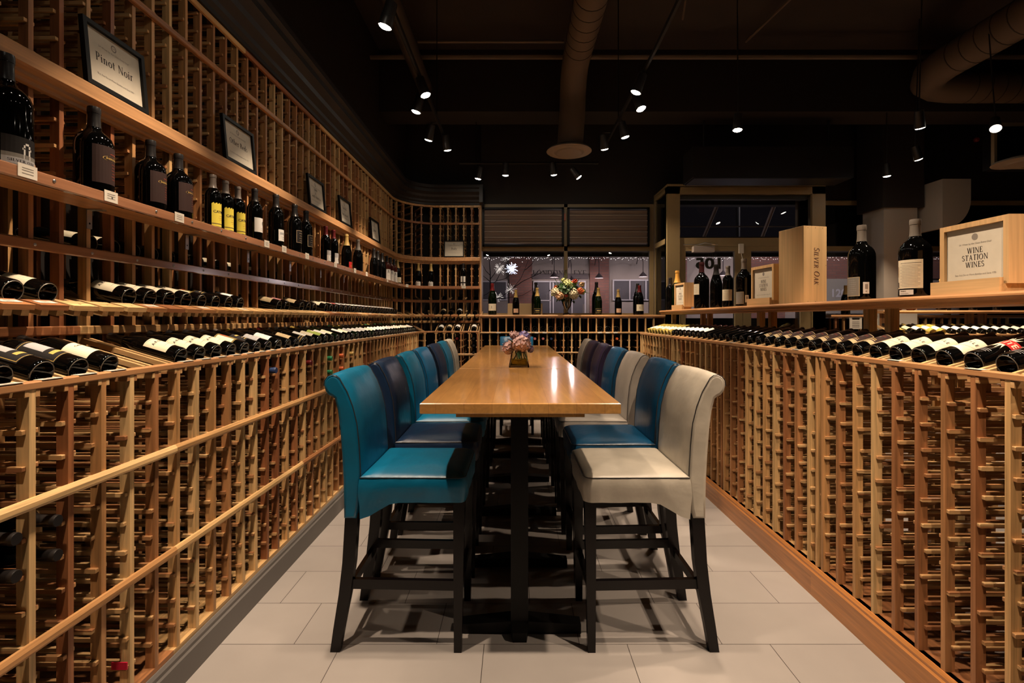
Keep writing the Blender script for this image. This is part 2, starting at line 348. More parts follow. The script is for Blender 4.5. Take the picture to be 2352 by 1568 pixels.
def put_serif(mb, txt, size, fn, mi=0, italic=0.0, smallcaps=False):
    vs, fs = serif_geo(txt, size, italic, smallcaps)
    mb.mesh([fn(x, y) for x, y, z in vs], fs, mi)

# ------------------------------------------------------------------ ceiling spotlights (light + fixture) are built with the tracks further down
# ------------------------------------------------------------------ room shell
def slab(name, x0, x1, y0, y1, z0, z1, m, kind='structure', label=None):
    b = MB(); b.box(x0, x1, y0, y1, z0, z1); o = b.build(name, m); o['kind'] = kind
    if label: o['label'] = label
    return o
# floor tiles 606 x 304 mm, each row stepped by a third
fm, nt, bs = nodes('grey_floor_tiles'); N = nt.nodes; L = nt.links
def mth(op, a, b=None, c=None):
    n = N.new('ShaderNodeMath'); n.operation = op
    for i, v in enumerate((a, b, c)):
        if v is None: continue
        if isinstance(v, (int, float)): n.inputs[i].default_value = v
        else: L.new(v, n.inputs[i])
    return n.outputs[0]
tc = N.new('ShaderNodeTexCoord'); sp = N.new('ShaderNodeSeparateXYZ'); L.new(tc.outputs['Object'], sp.inputs[0])
v = mth('DIVIDE', mth('SUBTRACT', sp.outputs[1], 2.110), .304); row = mth('FLOOR', v); fv = mth('FRACT', v)
u = mth('DIVIDE', mth('ADD', mth('SUBTRACT', sp.outputs[0], .475), mth('MULTIPLY', mth('ADD', row, 1.0), .202)), .606)
colm = mth('FLOOR', u); fu = mth('FRACT', u)
eu = mth('MULTIPLY', mth('MINIMUM', fu, mth('SUBTRACT', 1.0, fu)), .606); ev = mth('MULTIPLY', mth('MINIMUM', fv, mth('SUBTRACT', 1.0, fv)), .304)
edge = mth('MINIMUM', eu, ev); grout = mth('LESS_THAN', edge, .0014)
cmb = N.new('ShaderNodeCombineXYZ'); L.new(colm, cmb.inputs[0]); L.new(row, cmb.inputs[1])
wn = N.new('ShaderNodeTexWhiteNoise'); L.new(cmb.outputs[0], wn.inputs[0])
ns = N.new('ShaderNodeTexNoise'); ns.inputs['Scale'].default_value = 5; ns.inputs['Detail'].default_value = 6; L.new(tc.outputs['Object'], ns.inputs['Vector'])
val = mth('ADD', mth('MULTIPLY', wn.outputs[0], .07), mth('ADD', mth('MULTIPLY', ns.outputs[0], .16), .88))
sc1 = N.new('ShaderNodeVectorMath'); sc1.operation = 'SCALE'; sc1.inputs[0].default_value = (.40, .365, .345); L.new(val, sc1.inputs['Scale'])
mixc = N.new('ShaderNodeMix'); mixc.data_type = 'RGBA'; L.new(grout, mixc.inputs[0]); L.new(sc1.outputs[0], mixc.inputs[6]); mixc.inputs[7].default_value = (.05, .042, .036, 1)
L.new(mixc.outputs[2], bs.inputs['Base Color']); bs.inputs['Roughness'].default_value = .42; bs.inputs['Specular IOR Level'].default_value = .35
M['floor'] = fm
slab('floor', -2.0, 9.2, -3.0, 7.6, -.05, 0, 'floor')
slab('ceiling', -2.1, 9.2, -3.0, 7.7, 4.6, 4.7, 'ceil')
slab('wall_left', -2.12, -2.0, -3.0, 7.6, 0, 4.6, 'wall')
slab('wall_right', 9.1, 9.2, -3.0, 7.6, 0, 4.6, 'wall')
slab('wall_rear', -2.1, 9.2, -3.1, -3.0, 0, 4.6, 'wall')
slab('wall_back', -2.1, -.50, 7.45, 7.6, 0, 4.6, 'wall')
YW = 7.3
slab('wall_back_above_windows', -.50, 9.1, YW, YW + .15, at(0, 470, YW)[2], 4.6, 'wall')
slab('wall_back_below_windows', -.50, 9.1, YW, YW + .15, 0, 1.39, 'wall')
slab('wall_back_soffit', -2.0, 9.1, 5.95, 6.35, 3.86, 4.6, 'wall')
slab('wall_left_soffit', -2.0, -1.63, -3.0, 7.4, 3.22, 4.6, 'wall')

# ------------------------------------------------------------------ the lines the racks follow
XP, RA, YA, YB, XE = -1.635, .56, 6.56, 7.12, -.50
XA = XP + RA; ARC = RA * pi / 2; SE = YA + ARC + (XE - XA)
def LP(s, d):
    if s <= YA: return (XP + d, s, 0.0)
    if s < YA + ARC:
        a = (s - YA) / RA
        return (XA - (RA - d) * cos(a), YA + (RA - d) * sin(a), -a)
    return (XA + s - YA - ARC, YB - d, -pi / 2)
XI = 1.865
def RP(s, d): return (XI - d, s, pi)
def RP2(s, d): return (XI + d, s, 0.0)          # far side of the island
def BP(s, d): return (s, YB - d, -pi / 2)
YF = 5.80
def FP(s, d): return (s, YF - d, -pi / 2)
def samples(P, s0, s1):
    if P is not LP: return [s0, s1]
    out = [s0]
    for i in range(13):
        q = YA + ARC * i / 12
        if s0 < q < s1: out.append(q)
    return out + [s1]
def sweep(mb, P, s0, s1, prof, o=(0, 0, 0), mi=0):
    rings = []
    for s in samples(P, s0, s1):
        ring = []
        for d, z in prof:
            x, y, _ = P(s, d); ring.append((x - o[0], y - o[1], z - o[2]))
        rings.append(ring)
    if P in (LP, BP, FP): rings = [list(reversed(r)) for r in rings]
    mb.loft(rings, mi, True, False)
def rect(d0, d1, z0, z1): return [(d0, z0), (d1, z0), (d1, z1), (d0, z1)]
def strip(d0, d1, z0, z1, c=.004): return [(d0, z0), (d1 - c, z0), (d1, z0 + c), (d1, z1 - c), (d1 - c, z1), (d0, z1)]

LEV = [1.183] + [1.085 - .0945 * i for i in range(10)]
_ld = {}
def ladder_mesh(z0, z1, depth, levels, var, top=None):
    key = (z0, z1, depth, len(levels), var)
    if key in _ld: return _ld[key]
    rr = random.Random(var * 13 + int(depth * 100) + len(levels))
    a = MB(); W = .009
    a.box(-.034, 0, -W, W, z0, z1)
    a.box(-depth, -depth + .03, -W, W, z0, z1)
    if depth > .5: a.box(-depth / 2 - .015, -depth / 2 + .015, -W, W, z0, z1)
    c = MB()
    for i, z in enumerate(levels):
        for sgn in (-1, 1):
            f = .0006 if (i == 0 and depth > .5) else -rr.choice([.004, .008, .012, .02])
            h = .0098 if (i == 0 and depth > .5) else .0064; zz = z + rr.uniform(-.003, .003)
            y0, y1 = (W, .0205) if sgn > 0 else (-.0205, -W)
            e = .0015
            pts = [(f - e, zz - h), (f, zz - h + e), (f, zz + h - e), (f - e, zz + h), (-depth, zz + h), (-depth, zz - h)]
            c.loft([[(x, y0, q) for x, q in pts], [(x, y1, q) for x, q in pts]], 0, True, False)
    _ld[key] = (a.mesh_data('ladder', 'rack_z'), c.mesh_data('cleat_set', 'cleat') if levels else None)
    return _ld[key]
def put_ladder(root, P, s, d, z0, z1, depth, levels):
    x, y, ph = P(s, d); o = root.location
    a, c = ladder_mesh(z0, z1, depth, levels, random.randrange(4))
    l = link('ladder', a, root, (x - o.x, y - o.y, 0), (0, 0, ph))
    if c: link('cleat_set', c, l)
    return l
_pm = {}
def shared(key, fn):
    if key not in _pm: _pm[key] = fn()
    return _pm[key]
def place(root, name, data, P, s, d, z=0):
    x, y, ph = P(s, d); o = root.location
    return link(name, data, root, (x - o.x, y - o.y, z - o.z), (0, 0, ph))

# bottles lie in a cradle: centre line of each display row (offset d, height z of the base centre, tilt)
ROW1 = (.337, 1.229, R(16.5)); ROW1R = (.311, 1.231, R(16)); ROW2 = (.112, 1.4635, R(13)); ROW3 = (-.041, 1.673, R(10))
def cradle(row, back, fore, lo, hi, gap=(.009, .0205)):
    """two sloping rails, one on each side of a ladder; local +x towards the room, origin at offset 0"""
    d0, z0, t = row; m = MB()
    def zc(d): return z0 + (d0 - d) * math.tan(t)
    for y0, y1 in ((gap[0], gap[1]), (-gap[1], -gap[0])):
        pts = [(fore, zc(fore) - lo), (fore, zc(fore) - hi), (back, zc(back) - hi), (back, zc(back) - lo)]
        m.loft([[(x, y0, z) for x, z in pts], [(x, y1, z) for x, z in pts]], 0, True, False)
    return m.mesh_data('cradle_rail', 'pale_x')
def block_mesh():
    m = MB(); t = R(15)
    mx = Matrix.Translation((.153, 0, 1.4235)) @ Matrix.Rotation(t, 4, 'Y')
    m.box(-.034, .036, -.0475, .0475, -.008, .009, 0, mx)
    m.disc(tuple(mx @ Vector((.01, 0, .0096))), tuple(mx.to_3x3() @ Vector((0, 0, 1))), .004, 8, 1)
    return m.mesh_data('display_block', ['rack_y', 'screw'])
def arm_mesh():
    m = MB(); d0, z0, t = ROW2; t2 = R(13)
    for y0, y1 in ((.014, .038), (-.038, -.014)):
        mx = Matrix.Translation((.153, 0, 1.4235)) @ Matrix.Rotation(t2, 4, 'Y')
        m.box(-.40, .031, y0, y1, -.028, -.0095, 0, mx)
    return m.mesh_data('display_arm', 'pale_x')
def card_mesh(wd=.062, dp=.026):
    m = MB(); m.box(-dp / 2, dp / 2, -wd / 2, wd / 2, 0, .0012, 0)
    for k, (a, q) in enumerate(((.012, .006), (.018, 0), (.010, -.007))):
        m.poly([(q - .0012, -a, .0016), (q + .0012, -a, .0016), (q + .0012, a, .0016), (q - .0012, a, .0016)], 1)
    return m.mesh_data('price_card', ['card', 'inkgrey'])
def shelf_card_mesh():
    m = MB(); m.box(0, .0012, -.03, .03, -.02, .02, 0)
    for q in (.008, .001, -.008): m.poly([(.0016, -.018, q - .0012), (.0016, .018, q - .0012), (.0016, .018, q + .0012), (.0016, -.018, q + .0012)], 1)
    return m.mesh_data('price_card', ['card', 'inkgrey'])

def L_(k): return 1.3085 + .1135 * k
def U_(k): return 1.3385 + .1135 * k
def R_(k): return 1.514 + .1145 * k
ARCS = [YA + ARC * q for q in (.25, .5, .75, 1.0)]
BACKS = [YA + ARC + .1135 * q for q in (1, 2, 3, 4)] + [SE - .01]

def lower_unit(P, ss, s0, s1, name, label, cat, rails=True, ledge=True, depth=.66, group=None, cards=(), plinth=None, z1=1.193, cr=True, joint=True):
    mid = P((s0 + s1) / 2, .365 - depth / 2); root = thing(name, label, cat, (mid[0], mid[1], 0), 0, group); o = root.location
    ladders = []
    for s in ss:
        ladders.append(put_ladder(root, P, s, .365, .148, z1, depth, LEV))
        if cr: place(root, 'cradle_rail', shared('cr1', lambda: cradle(ROW1, .02, .335, .034, .016)), P, s, 0)
    if rails:
        for zz in (.881, .503):
            b = MB(); sweep(b, P, s0, s1, [(.365, zz), (.375, zz), (.380, zz + .008), (.380, zz + .020), (.374, zz + .030), (.365, zz + .030)], o); b.build('face_rail', 'rack_y', root)
    if ledge:
        b = MB(); sweep(b, P, s0, s1, [(.344, 1.193), (.3645, 1.193), (.3675, 1.196), (.3675, 1.211), (.3640, 1.215), (.344, 1.215)], o)
        b.build('ledge_board', 'shelf_y', root)
        b = MB()
        n = max(1, int((s1 - s0) / .23))
        for i in range(n):
            x, y, ph = P(s0 + (i + .5) * (s1 - s0) / n, .3555); b.disc((x - o.x, y - o.y, 1.2156), (0, 0, 1), .0045, 10)
        b.build('screw_heads', 'screw', root)
    b = MB(); sweep(b, P, s0, s1, rect(.365 - depth, .365, .13, .148), o); b.build('bottom_board', 'rack_y', root)
    for s in cards: place(root, 'price_card', shared('card', card_mesh), P, s, .3550, 1.2156)
    if plinth:
        b = MB(); sweep(b, P, s0, s1, [(.345, 0), (.385, 0), (.385, .118), (.378, .125), (.378, .136), (.370, .148), (.345, .148)], o)
        b.build('plinth', plinth, root)
    return root, ladders

SECT = ['nearest the camera', 'second from the camera', 'third from the camera', 'fourth from the camera', 'fifth from the camera', 'at the curved corner']
row1 = [-1, 0, 1, 2] + list(range(5, 46))
bounds = [L_(-4.57), L_(4.5) + .03, L_(14.5), L_(24.5), L_(34.5), L_(44.5)]
for i in range(5):
    ks = [k for k in range(-4, 46) if bounds[i] < L_(k) <= bounds[i + 1]]
    cs = [L_(k + .5) for k in row1 if bounds[i] < L_(k + .5) <= bounds[i + 1] and L_(k + .5) > 0]
    rt, lads = lower_unit(LP, [L_(k) for k in ks], bounds[i], bounds[i + 1], 'wine_rack', 'waist-high redwood wine rack section along the left wall, %s' % SECT[i], 'wine rack',
                          group='low wine racks along the left wall', cards=cs)
    if i == 0:
        for l, zz in zip(lads[5:8], (.235, .24, .245)):
            b = MB(); b.box(-.05, .0015, -.024, -.0205, zz - .012, zz + .012); b.build('tape', 'tape', l)
lower_unit(LP, [L_(45), L_(46)] + [YA + ARC * .5, YA + ARC], bounds[5], YA + ARC, 'wine_rack', 'waist-high redwood wine rack section rounding the far left corner', 'wine rack', group='low wine racks along the left wall')
lower_unit(LP, BACKS, YA + ARC, SE, 'wine_rack', 'low redwood wine rack under the tall back rack with the Italy sign', 'wine rack')

def upper_unit(ss, s0, s1, label, blocks=True, cards2=(), rows=True):
    P = LP; depth = .33
    mid = P((s0 + s1) / 2, -.16); root = thing('wine_rack', label, 'wine rack', (mid[0], mid[1], 0), 0, 'tall wine racks along the left wall'); o = root.location
    lev = [z for z in [1.90 + .0965 * i for i in range(12)] if z < 2.98]
    for s in ss:
        put_ladder(root, P, s, 0, 1.215, 3.0, depth, lev)
        place(root, 'display_block', shared('blk', block_mesh), P, s, 0); place(root, 'display_arm', shared('arm', arm_mesh), P, s, 0)
        place(root, 'cradle_rail', shared('cr3', lambda: cradle(ROW3, -.32, -.034, .034, .016)), P, s, 0)
    for z0, z1, t, nm in ((1.3205, 1.354, .018, 'back_board'), (2.725, 2.755, .018, 'face_rail'), (2.972, 3.002, .018, 'face_rail')):
        b = MB(); sweep(b, P, s0, s1, strip(0, t, z0, z1), o); b.build(nm, 'rack_y', root)
    for s in cards2: place(root, 'price_card', shared('card', card_mesh), P, s, .156, 1.4326).rotation_euler[1] = R(15)
    return root
row2 = [1, 2] + list(range(5, 13)) + [16, 17, 19, 20, 21, 23, 24] + list(range(25, 45))
ub = [U_(-4.5), U_(4.5), U_(14.5), U_(24.5), U_(34.5), U_(44.5)]
for i in range(5):
    ks = [k for k in range(-4, 46) if ub[i] < U_(k) <= ub[i + 1]]
    cs = [U_(k) for k in row2 if ub[i] < U_(k) <= ub[i + 1] and (k < 3 or k % 3 == 0)]
    upper_unit([U_(k) for k in ks], ub[i], ub[i + 1], 'tall redwood wine rack section reaching up the left wall, %s' % SECT[i], cards2=cs)
upper_unit([U_(45)] + [YA + ARC * q for q in (.06, .22, .38, .54, .70, .86)], ub[5], YA + ARC, 'tall redwood wine rack section rounding the far left corner')
upper_unit([YA + ARC + .004] + BACKS, YA + ARC, SE, 'tall redwood wine rack on the back wall carrying the Italy sign')

# long boards that run over all the sections
S0 = .85
def long_thing(name, label, cat, P, s0, s1, parts, group=None):
    mid = P((s0 + s1) / 2, 0); root = thing(name, label, cat, (mid[0], mid[1], parts[0][3][0][1]), 0, group); o = root.location
    for nm, m_, pos, prof in parts:
        b = MB(); sweep(b, P, s0, s1, prof, o); b.build(nm, m_, root)
    return root
sh = long_thing('display_shelf', 'long upper redwood display shelf on the left rack carrying the standing bottles', 'shelf', LP, S0, SE,
    [('shelf_board', 'shelf_y', 0, rect(.0, .140, 1.800, 1.818)), ('front_lip', 'rail_y', 0, strip(.140, .156, 1.800, 1.839))])
sm = shared('scr', lambda: (lambda m: (m.ball((0, 0, 0), .006, 0, 8, (.4, 1, 1)), m.mesh_data('screw', 'steel'))[1])(MB()))
for k in range(2, 46, 2): place(sh, 'screw', sm, LP, U_(k) + .03, .157, 1.822)
scm = shared('scard', shelf_card_mesh)
for px in (62, 254, 411, 612, 652, 705, 770, 815, 842, 890): place(sh, 'price_card', scm, LP, 1142 * 1.479 / (1183 - px), .1575, 1.826)
for s in (YA + ARC * .22, SE - .22): place(sh, 'price_card', scm, LP, s, .1575, 1.826)
bm_ = MB(); bm_.box(.0005, .004, -.012, .012, -.075, -.002); bm_.box(.0005, .06, -.012, .012, -.005, -.001)
bm_.disc((.0046, 0, -.055), (1, 0, 0), .004, 10, 1)
brk = bm_.mesh_data('shelf_bracket', ['steel', 'black'])
for k in (0, 5, 10, 15, 20, 25, 30, 35, 40): place(sh, 'shelf_bracket', brk, LP, U_(k), 0, 1.80)
rl = long_thing('bottle_rail', 'narrow glossy redwood rail screwed across the left rack posts below the standing bottles', 'rail', LP, S0, SE,
    [('rail_strip', 'rail_y', 0, strip(.0, .014, 1.612, 1.650))])
for k in range(1, 46, 2): place(rl, 'screw', sm, LP, U_(k), .0145, 1.631)
long_thing('sign_shelf', 'broad moulded redwood beam along the left rack on which the framed signs stand', 'shelf', LP, S0, SE,
    [('beam', 'shelf_y', 0, [(0, 2.160), (.022, 2.160), (.022, 2.172), (.036, 2.178), (.036, 2.190), (.052, 2.197), (.060, 2.203), (.060, 2.248), (.056, 2.256), (0, 2.256)])])
b = MB(); sweep(b, LP, S0, SE, [(-.30, 3.004), (.028, 3.004), (.028, 3.03), (.05, 3.045), (.055, 3.07), (.10, 3.10), (.11, 3.13), (.16, 3.16), (.16, 3.20), (.19, 3.21), (.19, 3.25), (-.30, 3.25)])
b.box(SE - SE + XE, XE + .05, YB - .20, YB + .3, 3.004, 3.25)
tag(b.build('trim_1', 'crown'), kind='structure')
# end panel of the tall back rack
b = MB(); b.box(XE, XE + .018, YB - .02, YB + .33, 1.215, 3.0); b.box(XE, XE + .018, YB - .36, YB + .33, .0, 1.215)
tag(b.build('trim_2', 'rack_z'), kind='structure')
# grey baseboard under the left racks
b = MB(); sweep(b, LP, S0, SE, [(.10, 0), (.385, 0), (.385, .10), (.378, .106), (.378, .120), (.370, .130), (.10, .130)])
tag(b.build('baseboard_left', 'base_grey'), kind='structure')

# ------------------------------------------------------------------ island on the right
rb = [R_(-5.5), R_(-1.5) + .0, R_(8.5) + .0, R_(18.5), R_(28.5), R_(38.9)]
rb[1] = R_(-1.5)
right_row1 = list(range(0, 38))
NM = ['nearest the camera', 'second from the camera', 'third from the camera', 'fourth from the camera', 'farthest from the camera']
for i in range(5):
    ks = [k for k in range(-5, 39) if rb[i] < R_(k) <= rb[i + 1]]
    cs = [R_(k) for k in (1, 4, 10, 17, 24, 30) if rb[i] < R_(k) <= rb[i + 1]]
    rt, _ = lower_unit(RP, [R_(k) for k in ks], rb[i], rb[i + 1], 'wine_rack', 'redwood wine rack section of the right-hand island, %s' % NM[i], 'wine rack', rails=False,
                       group='wine racks of the right island', cards=cs, plinth='plinth', depth=.73)
    o = rt.location
    b = MB(); sweep(b, RP2, rb[i], rb[i + 1], [(.29, 1.193), (.382, 1.193), (.390, 1.199), (.390, 1.208), (.384, 1.215), (.29, 1.215)], o); b.build('ledge_board', 'shelf_y', rt)
    b = MB(); sweep(b, RP2, rb[i], rb[i + 1], [(.345, 0), (.385, 0), (.385, .118), (.345, .148)], o); b.build('plinth', 'plinth', rt)
    b = MB(); sweep(b, RP, rb[i], rb[i + 1], rect(-.01, .01, 1.25, 1.29), o); b.build('ridge_board', 'rack_y', rt)
    b = MB(); s = rb[i + 1] - .012 if i < 4 else rb[i + 1] - .02; b.box(XI - .365 - o.x, XI - .365 + .03 - o.x, s - .006 - o.y, s + .008 - o.y, .148, 1.193); b.build('end_stile', 'rack_z', rt)
rs0, rs1 = R_(-5.5), 5.86
rsr = thing('display_shelf', 'raised redwood shelf on posts above the right-hand island', 'shelf', (XI, (rs0 + rs1) / 2, 1.430))
o = rsr.location
b = MB(); sweep(b, RP, rs0, rs1, [(-.140, 1.430), (.140, 1.430), (.150, 1.437), (.152, 1.447), (.164, 1.453), (.168, 1.461), (.168, 1.468), (.160, 1.476), (-.160, 1.476), (-.160, 1.450)], o); b.build('shelf_board', 'shelf_y', rsr)
for s in (5.84, 4.93, 4.76, 3.77, 3.60, 2.61, 2.46, 1.46, 1.30):
    b = MB(); b.box(XI - .022 - o.x, XI + .022 - o.x, s - .02 - o.y, s + .02 - o.y, 1.2902 - o.z, 0); b.build('shelf_post', 'rack_z', rsr)

# ------------------------------------------------------------------ rack below the window sill
sx0, sx1 = XE + .03, 2.02
sr, _ = lower_unit(BP, [XE + .045 + .1115 * k for k in range(22)], sx0, sx1, 'wine_rack', 'low redwood wine rack below the window sill at the back', 'wine rack', rails=False, ledge=False, z1=1.392, depth=.5, cr=False)
o = sr.location
for z0, z1 in ((1.183, 1.203), (.915, .932)):
    b = MB(); sweep(b, BP, sx0, sx1, strip(.365, .385, z0, z1), o); b.build('face_rail', 'pale_x', sr)
b = MB(); sweep(b, BP, sx0, sx1, rect(-.1, .365, 1.195, 1.203), o); b.build('slot_floor', 'rack_x', sr)
for px in (1145, 1215, 1233, 1251, 1288, 1378, 1396, 1414):
    m = MB(); m.box(0, .0012, -.028, .028, -.008, .008); x = at(px, 0, YB - .385)[0]; link('price_card', m.mesh_data('price_card', 'card'), sr, (x - o.x, YB - .386 - o.y, 1.193), (0, 0, -pi / 2))
b = MB(); sweep(b, BP, sx0 - .01, sx1 + .02, [(-.18, 1.393), (.368, 1.393), (.380, 1.399), (.380, 1.406), (.392, 1.412), (.392, 1.426), (.384, 1.434), (-.18, 1.434)])
tag(b.build('window_sill_shelf', 'shelf_x'), 'wide redwood sill shelf below the two shop windows holding bottles and flowers', 'shelf')
# rack and sill beyond the entrance, far right
sr2, _ = lower_unit(BP, [4.36 + .1115 * k for k in range(22)], 4.30, 6.85, 'wine_rack', 'low redwood wine rack by the far right window beyond the island', 'wine rack', rails=False, ledge=False, z1=1.392, depth=.5, cr=False)
b = MB(); sweep(b, BP, 4.28, 6.9, [(-.18, 1.393), (.368, 1.393), (.392, 1.412), (.384, 1.434), (-.18, 1.434)])
tag(b.build('window_sill_shelf', 'shelf_x'), 'redwood sill shelf at the far right window beyond the white column', 'shelf')
# island parallel to the back wall, far right
fr, _ = lower_unit(FP, [4.20 + .1115 * k for k in range(22)], 4.14, 6.60, 'wine_rack', 'redwood wine rack island facing the camera at the far right', 'wine rack', rails=False, plinth='plinth', depth=.73)
fs = thing('display_shelf', 'raised redwood shelf over the far right island', 'shelf', (5.4, YF, 1.443)); o = fs.location
b = MB(); sweep(b, FP, 4.18, 6.60, [(-.145, 1.443), (.145, 1.443), (.168, 1.461), (.160, 1.476), (-.160, 1.476)], o); b.build('shelf_board', 'shelf_x', fs)
for s in (4.30, 5.30, 5.45, 6.5):
    b = MB(); b.box(s - .02 - o.x, s + .02 - o.x, -.04, .04, 1.205 - o.z, 0); b.build('shelf_post', 'rack_z', fs)

# ------------------------------------------------------------------ bottles (upright, label faces local +X, neck +Z)
PROF = {
 'bordeaux': (.0375, .300, [(0, .030), (.015, .026), (.025, .010), (.031, .001), (.0345, .001), (.0368, .004), (.0375, .010), (.0375, .188), (.0368, .200), (.0335, .212), (.027, .223), (.020, .232), (.0160, .242), (.0145, .258), (.0140, .284), (.0155, .285), (.0155, .296), (.0140, .300), (0, .300)]),
 'burgundy': (.0405, .298, [(0, .034), (.016, .030), (.028, .010), (.034, .001), (.0375, .001), (.0398, .005), (.0405, .011), (.0405, .150), (.0395, .166), (.0365, .183), (.0310, .202), (.0245, .222), (.0185, .240), (.0155, .254), (.0145, .280), (.0158, .281), (.0158, .293), (.014, .298), (0, .298)]),
 'sparkling': (.0440, .320, [(0, .036), (.018, .030), (.030, .010), (.037, .001), (.041, .001), (.0434, .005), (.0440, .012), (.0440, .150), (.0430, .168), (.0395, .188), (.0315, .212), (.0225, .238), (.0170, .262), (.0148, .285), (.0145, .300), (.0168, .302), (.0165, .312), (.0140, .320), (0, .320)]),
 'jumbo': (.0660, .380, [(0, .04), (.03, .034), (.048, .010), (.056, .001), (.062, .001), (.065, .005), (.066, .012), (.066, .218), (.0645, .236), (.058, .254), (.045, .270), (.031, .282), (.024, .294), (.0215, .310), (.0200, .352), (.0225, .353), (.0225, .372), (.021, .380), (0, .380)]),
}
CAPR = {'bordeaux': (.232, 1.0), 'burgundy': (.228, 1.0), 'sparkling': (.222, 1.0), 'jumbo': (.298, 1.0)}
_bm = {}
def body_mesh(kind, glass):
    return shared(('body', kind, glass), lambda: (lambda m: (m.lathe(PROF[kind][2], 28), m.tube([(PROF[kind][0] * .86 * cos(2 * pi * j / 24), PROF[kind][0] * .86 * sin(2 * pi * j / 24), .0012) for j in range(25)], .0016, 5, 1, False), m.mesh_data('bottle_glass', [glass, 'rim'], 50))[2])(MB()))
def cap_mesh(kind, cap):
    def f():
        m = MB(); r, h, p = PROF[kind]; z0 = CAPR[kind][0]
        def rad(z):
            for (r0, a), (r1, b_) in zip(p[6:], p[7:]):
                if a <= z <= b_ and b_ > a: return r0 + (r1 - r0) * (z - a) / (b_ - a)
            return .016
        pts = [(rad(z0) + .0002, z0 - .0004), (rad(z0) + .0011, z0)]
        for z in [z0 + (h - z0) * t for t in (.15, .3, .45, .6, .75)]: pts.append((rad(z) + .0010, z))
        for r0, z in p[-6:]:
            if z > z0 + (h - z0) * .76: pts.append((r0 + (.0010 if r0 else 0), z + .0006))
        m.lathe(pts, 24); return m.mesh_data('foil_capsule', cap, 50)
    return shared(('cap', kind, cap), f)

def lines(n, z0, z1, w, c, mi, t=.0011): return [('rect', -w * (1 if i % 2 else .8) + c, w * (.9 if i % 3 else .7) + c, z0 + (z1 - z0) * i / max(1, n - 1) - t / 2, z0 + (z1 - z0) * i / max(1, n - 1) + t / 2, mi) for i in range(n)]
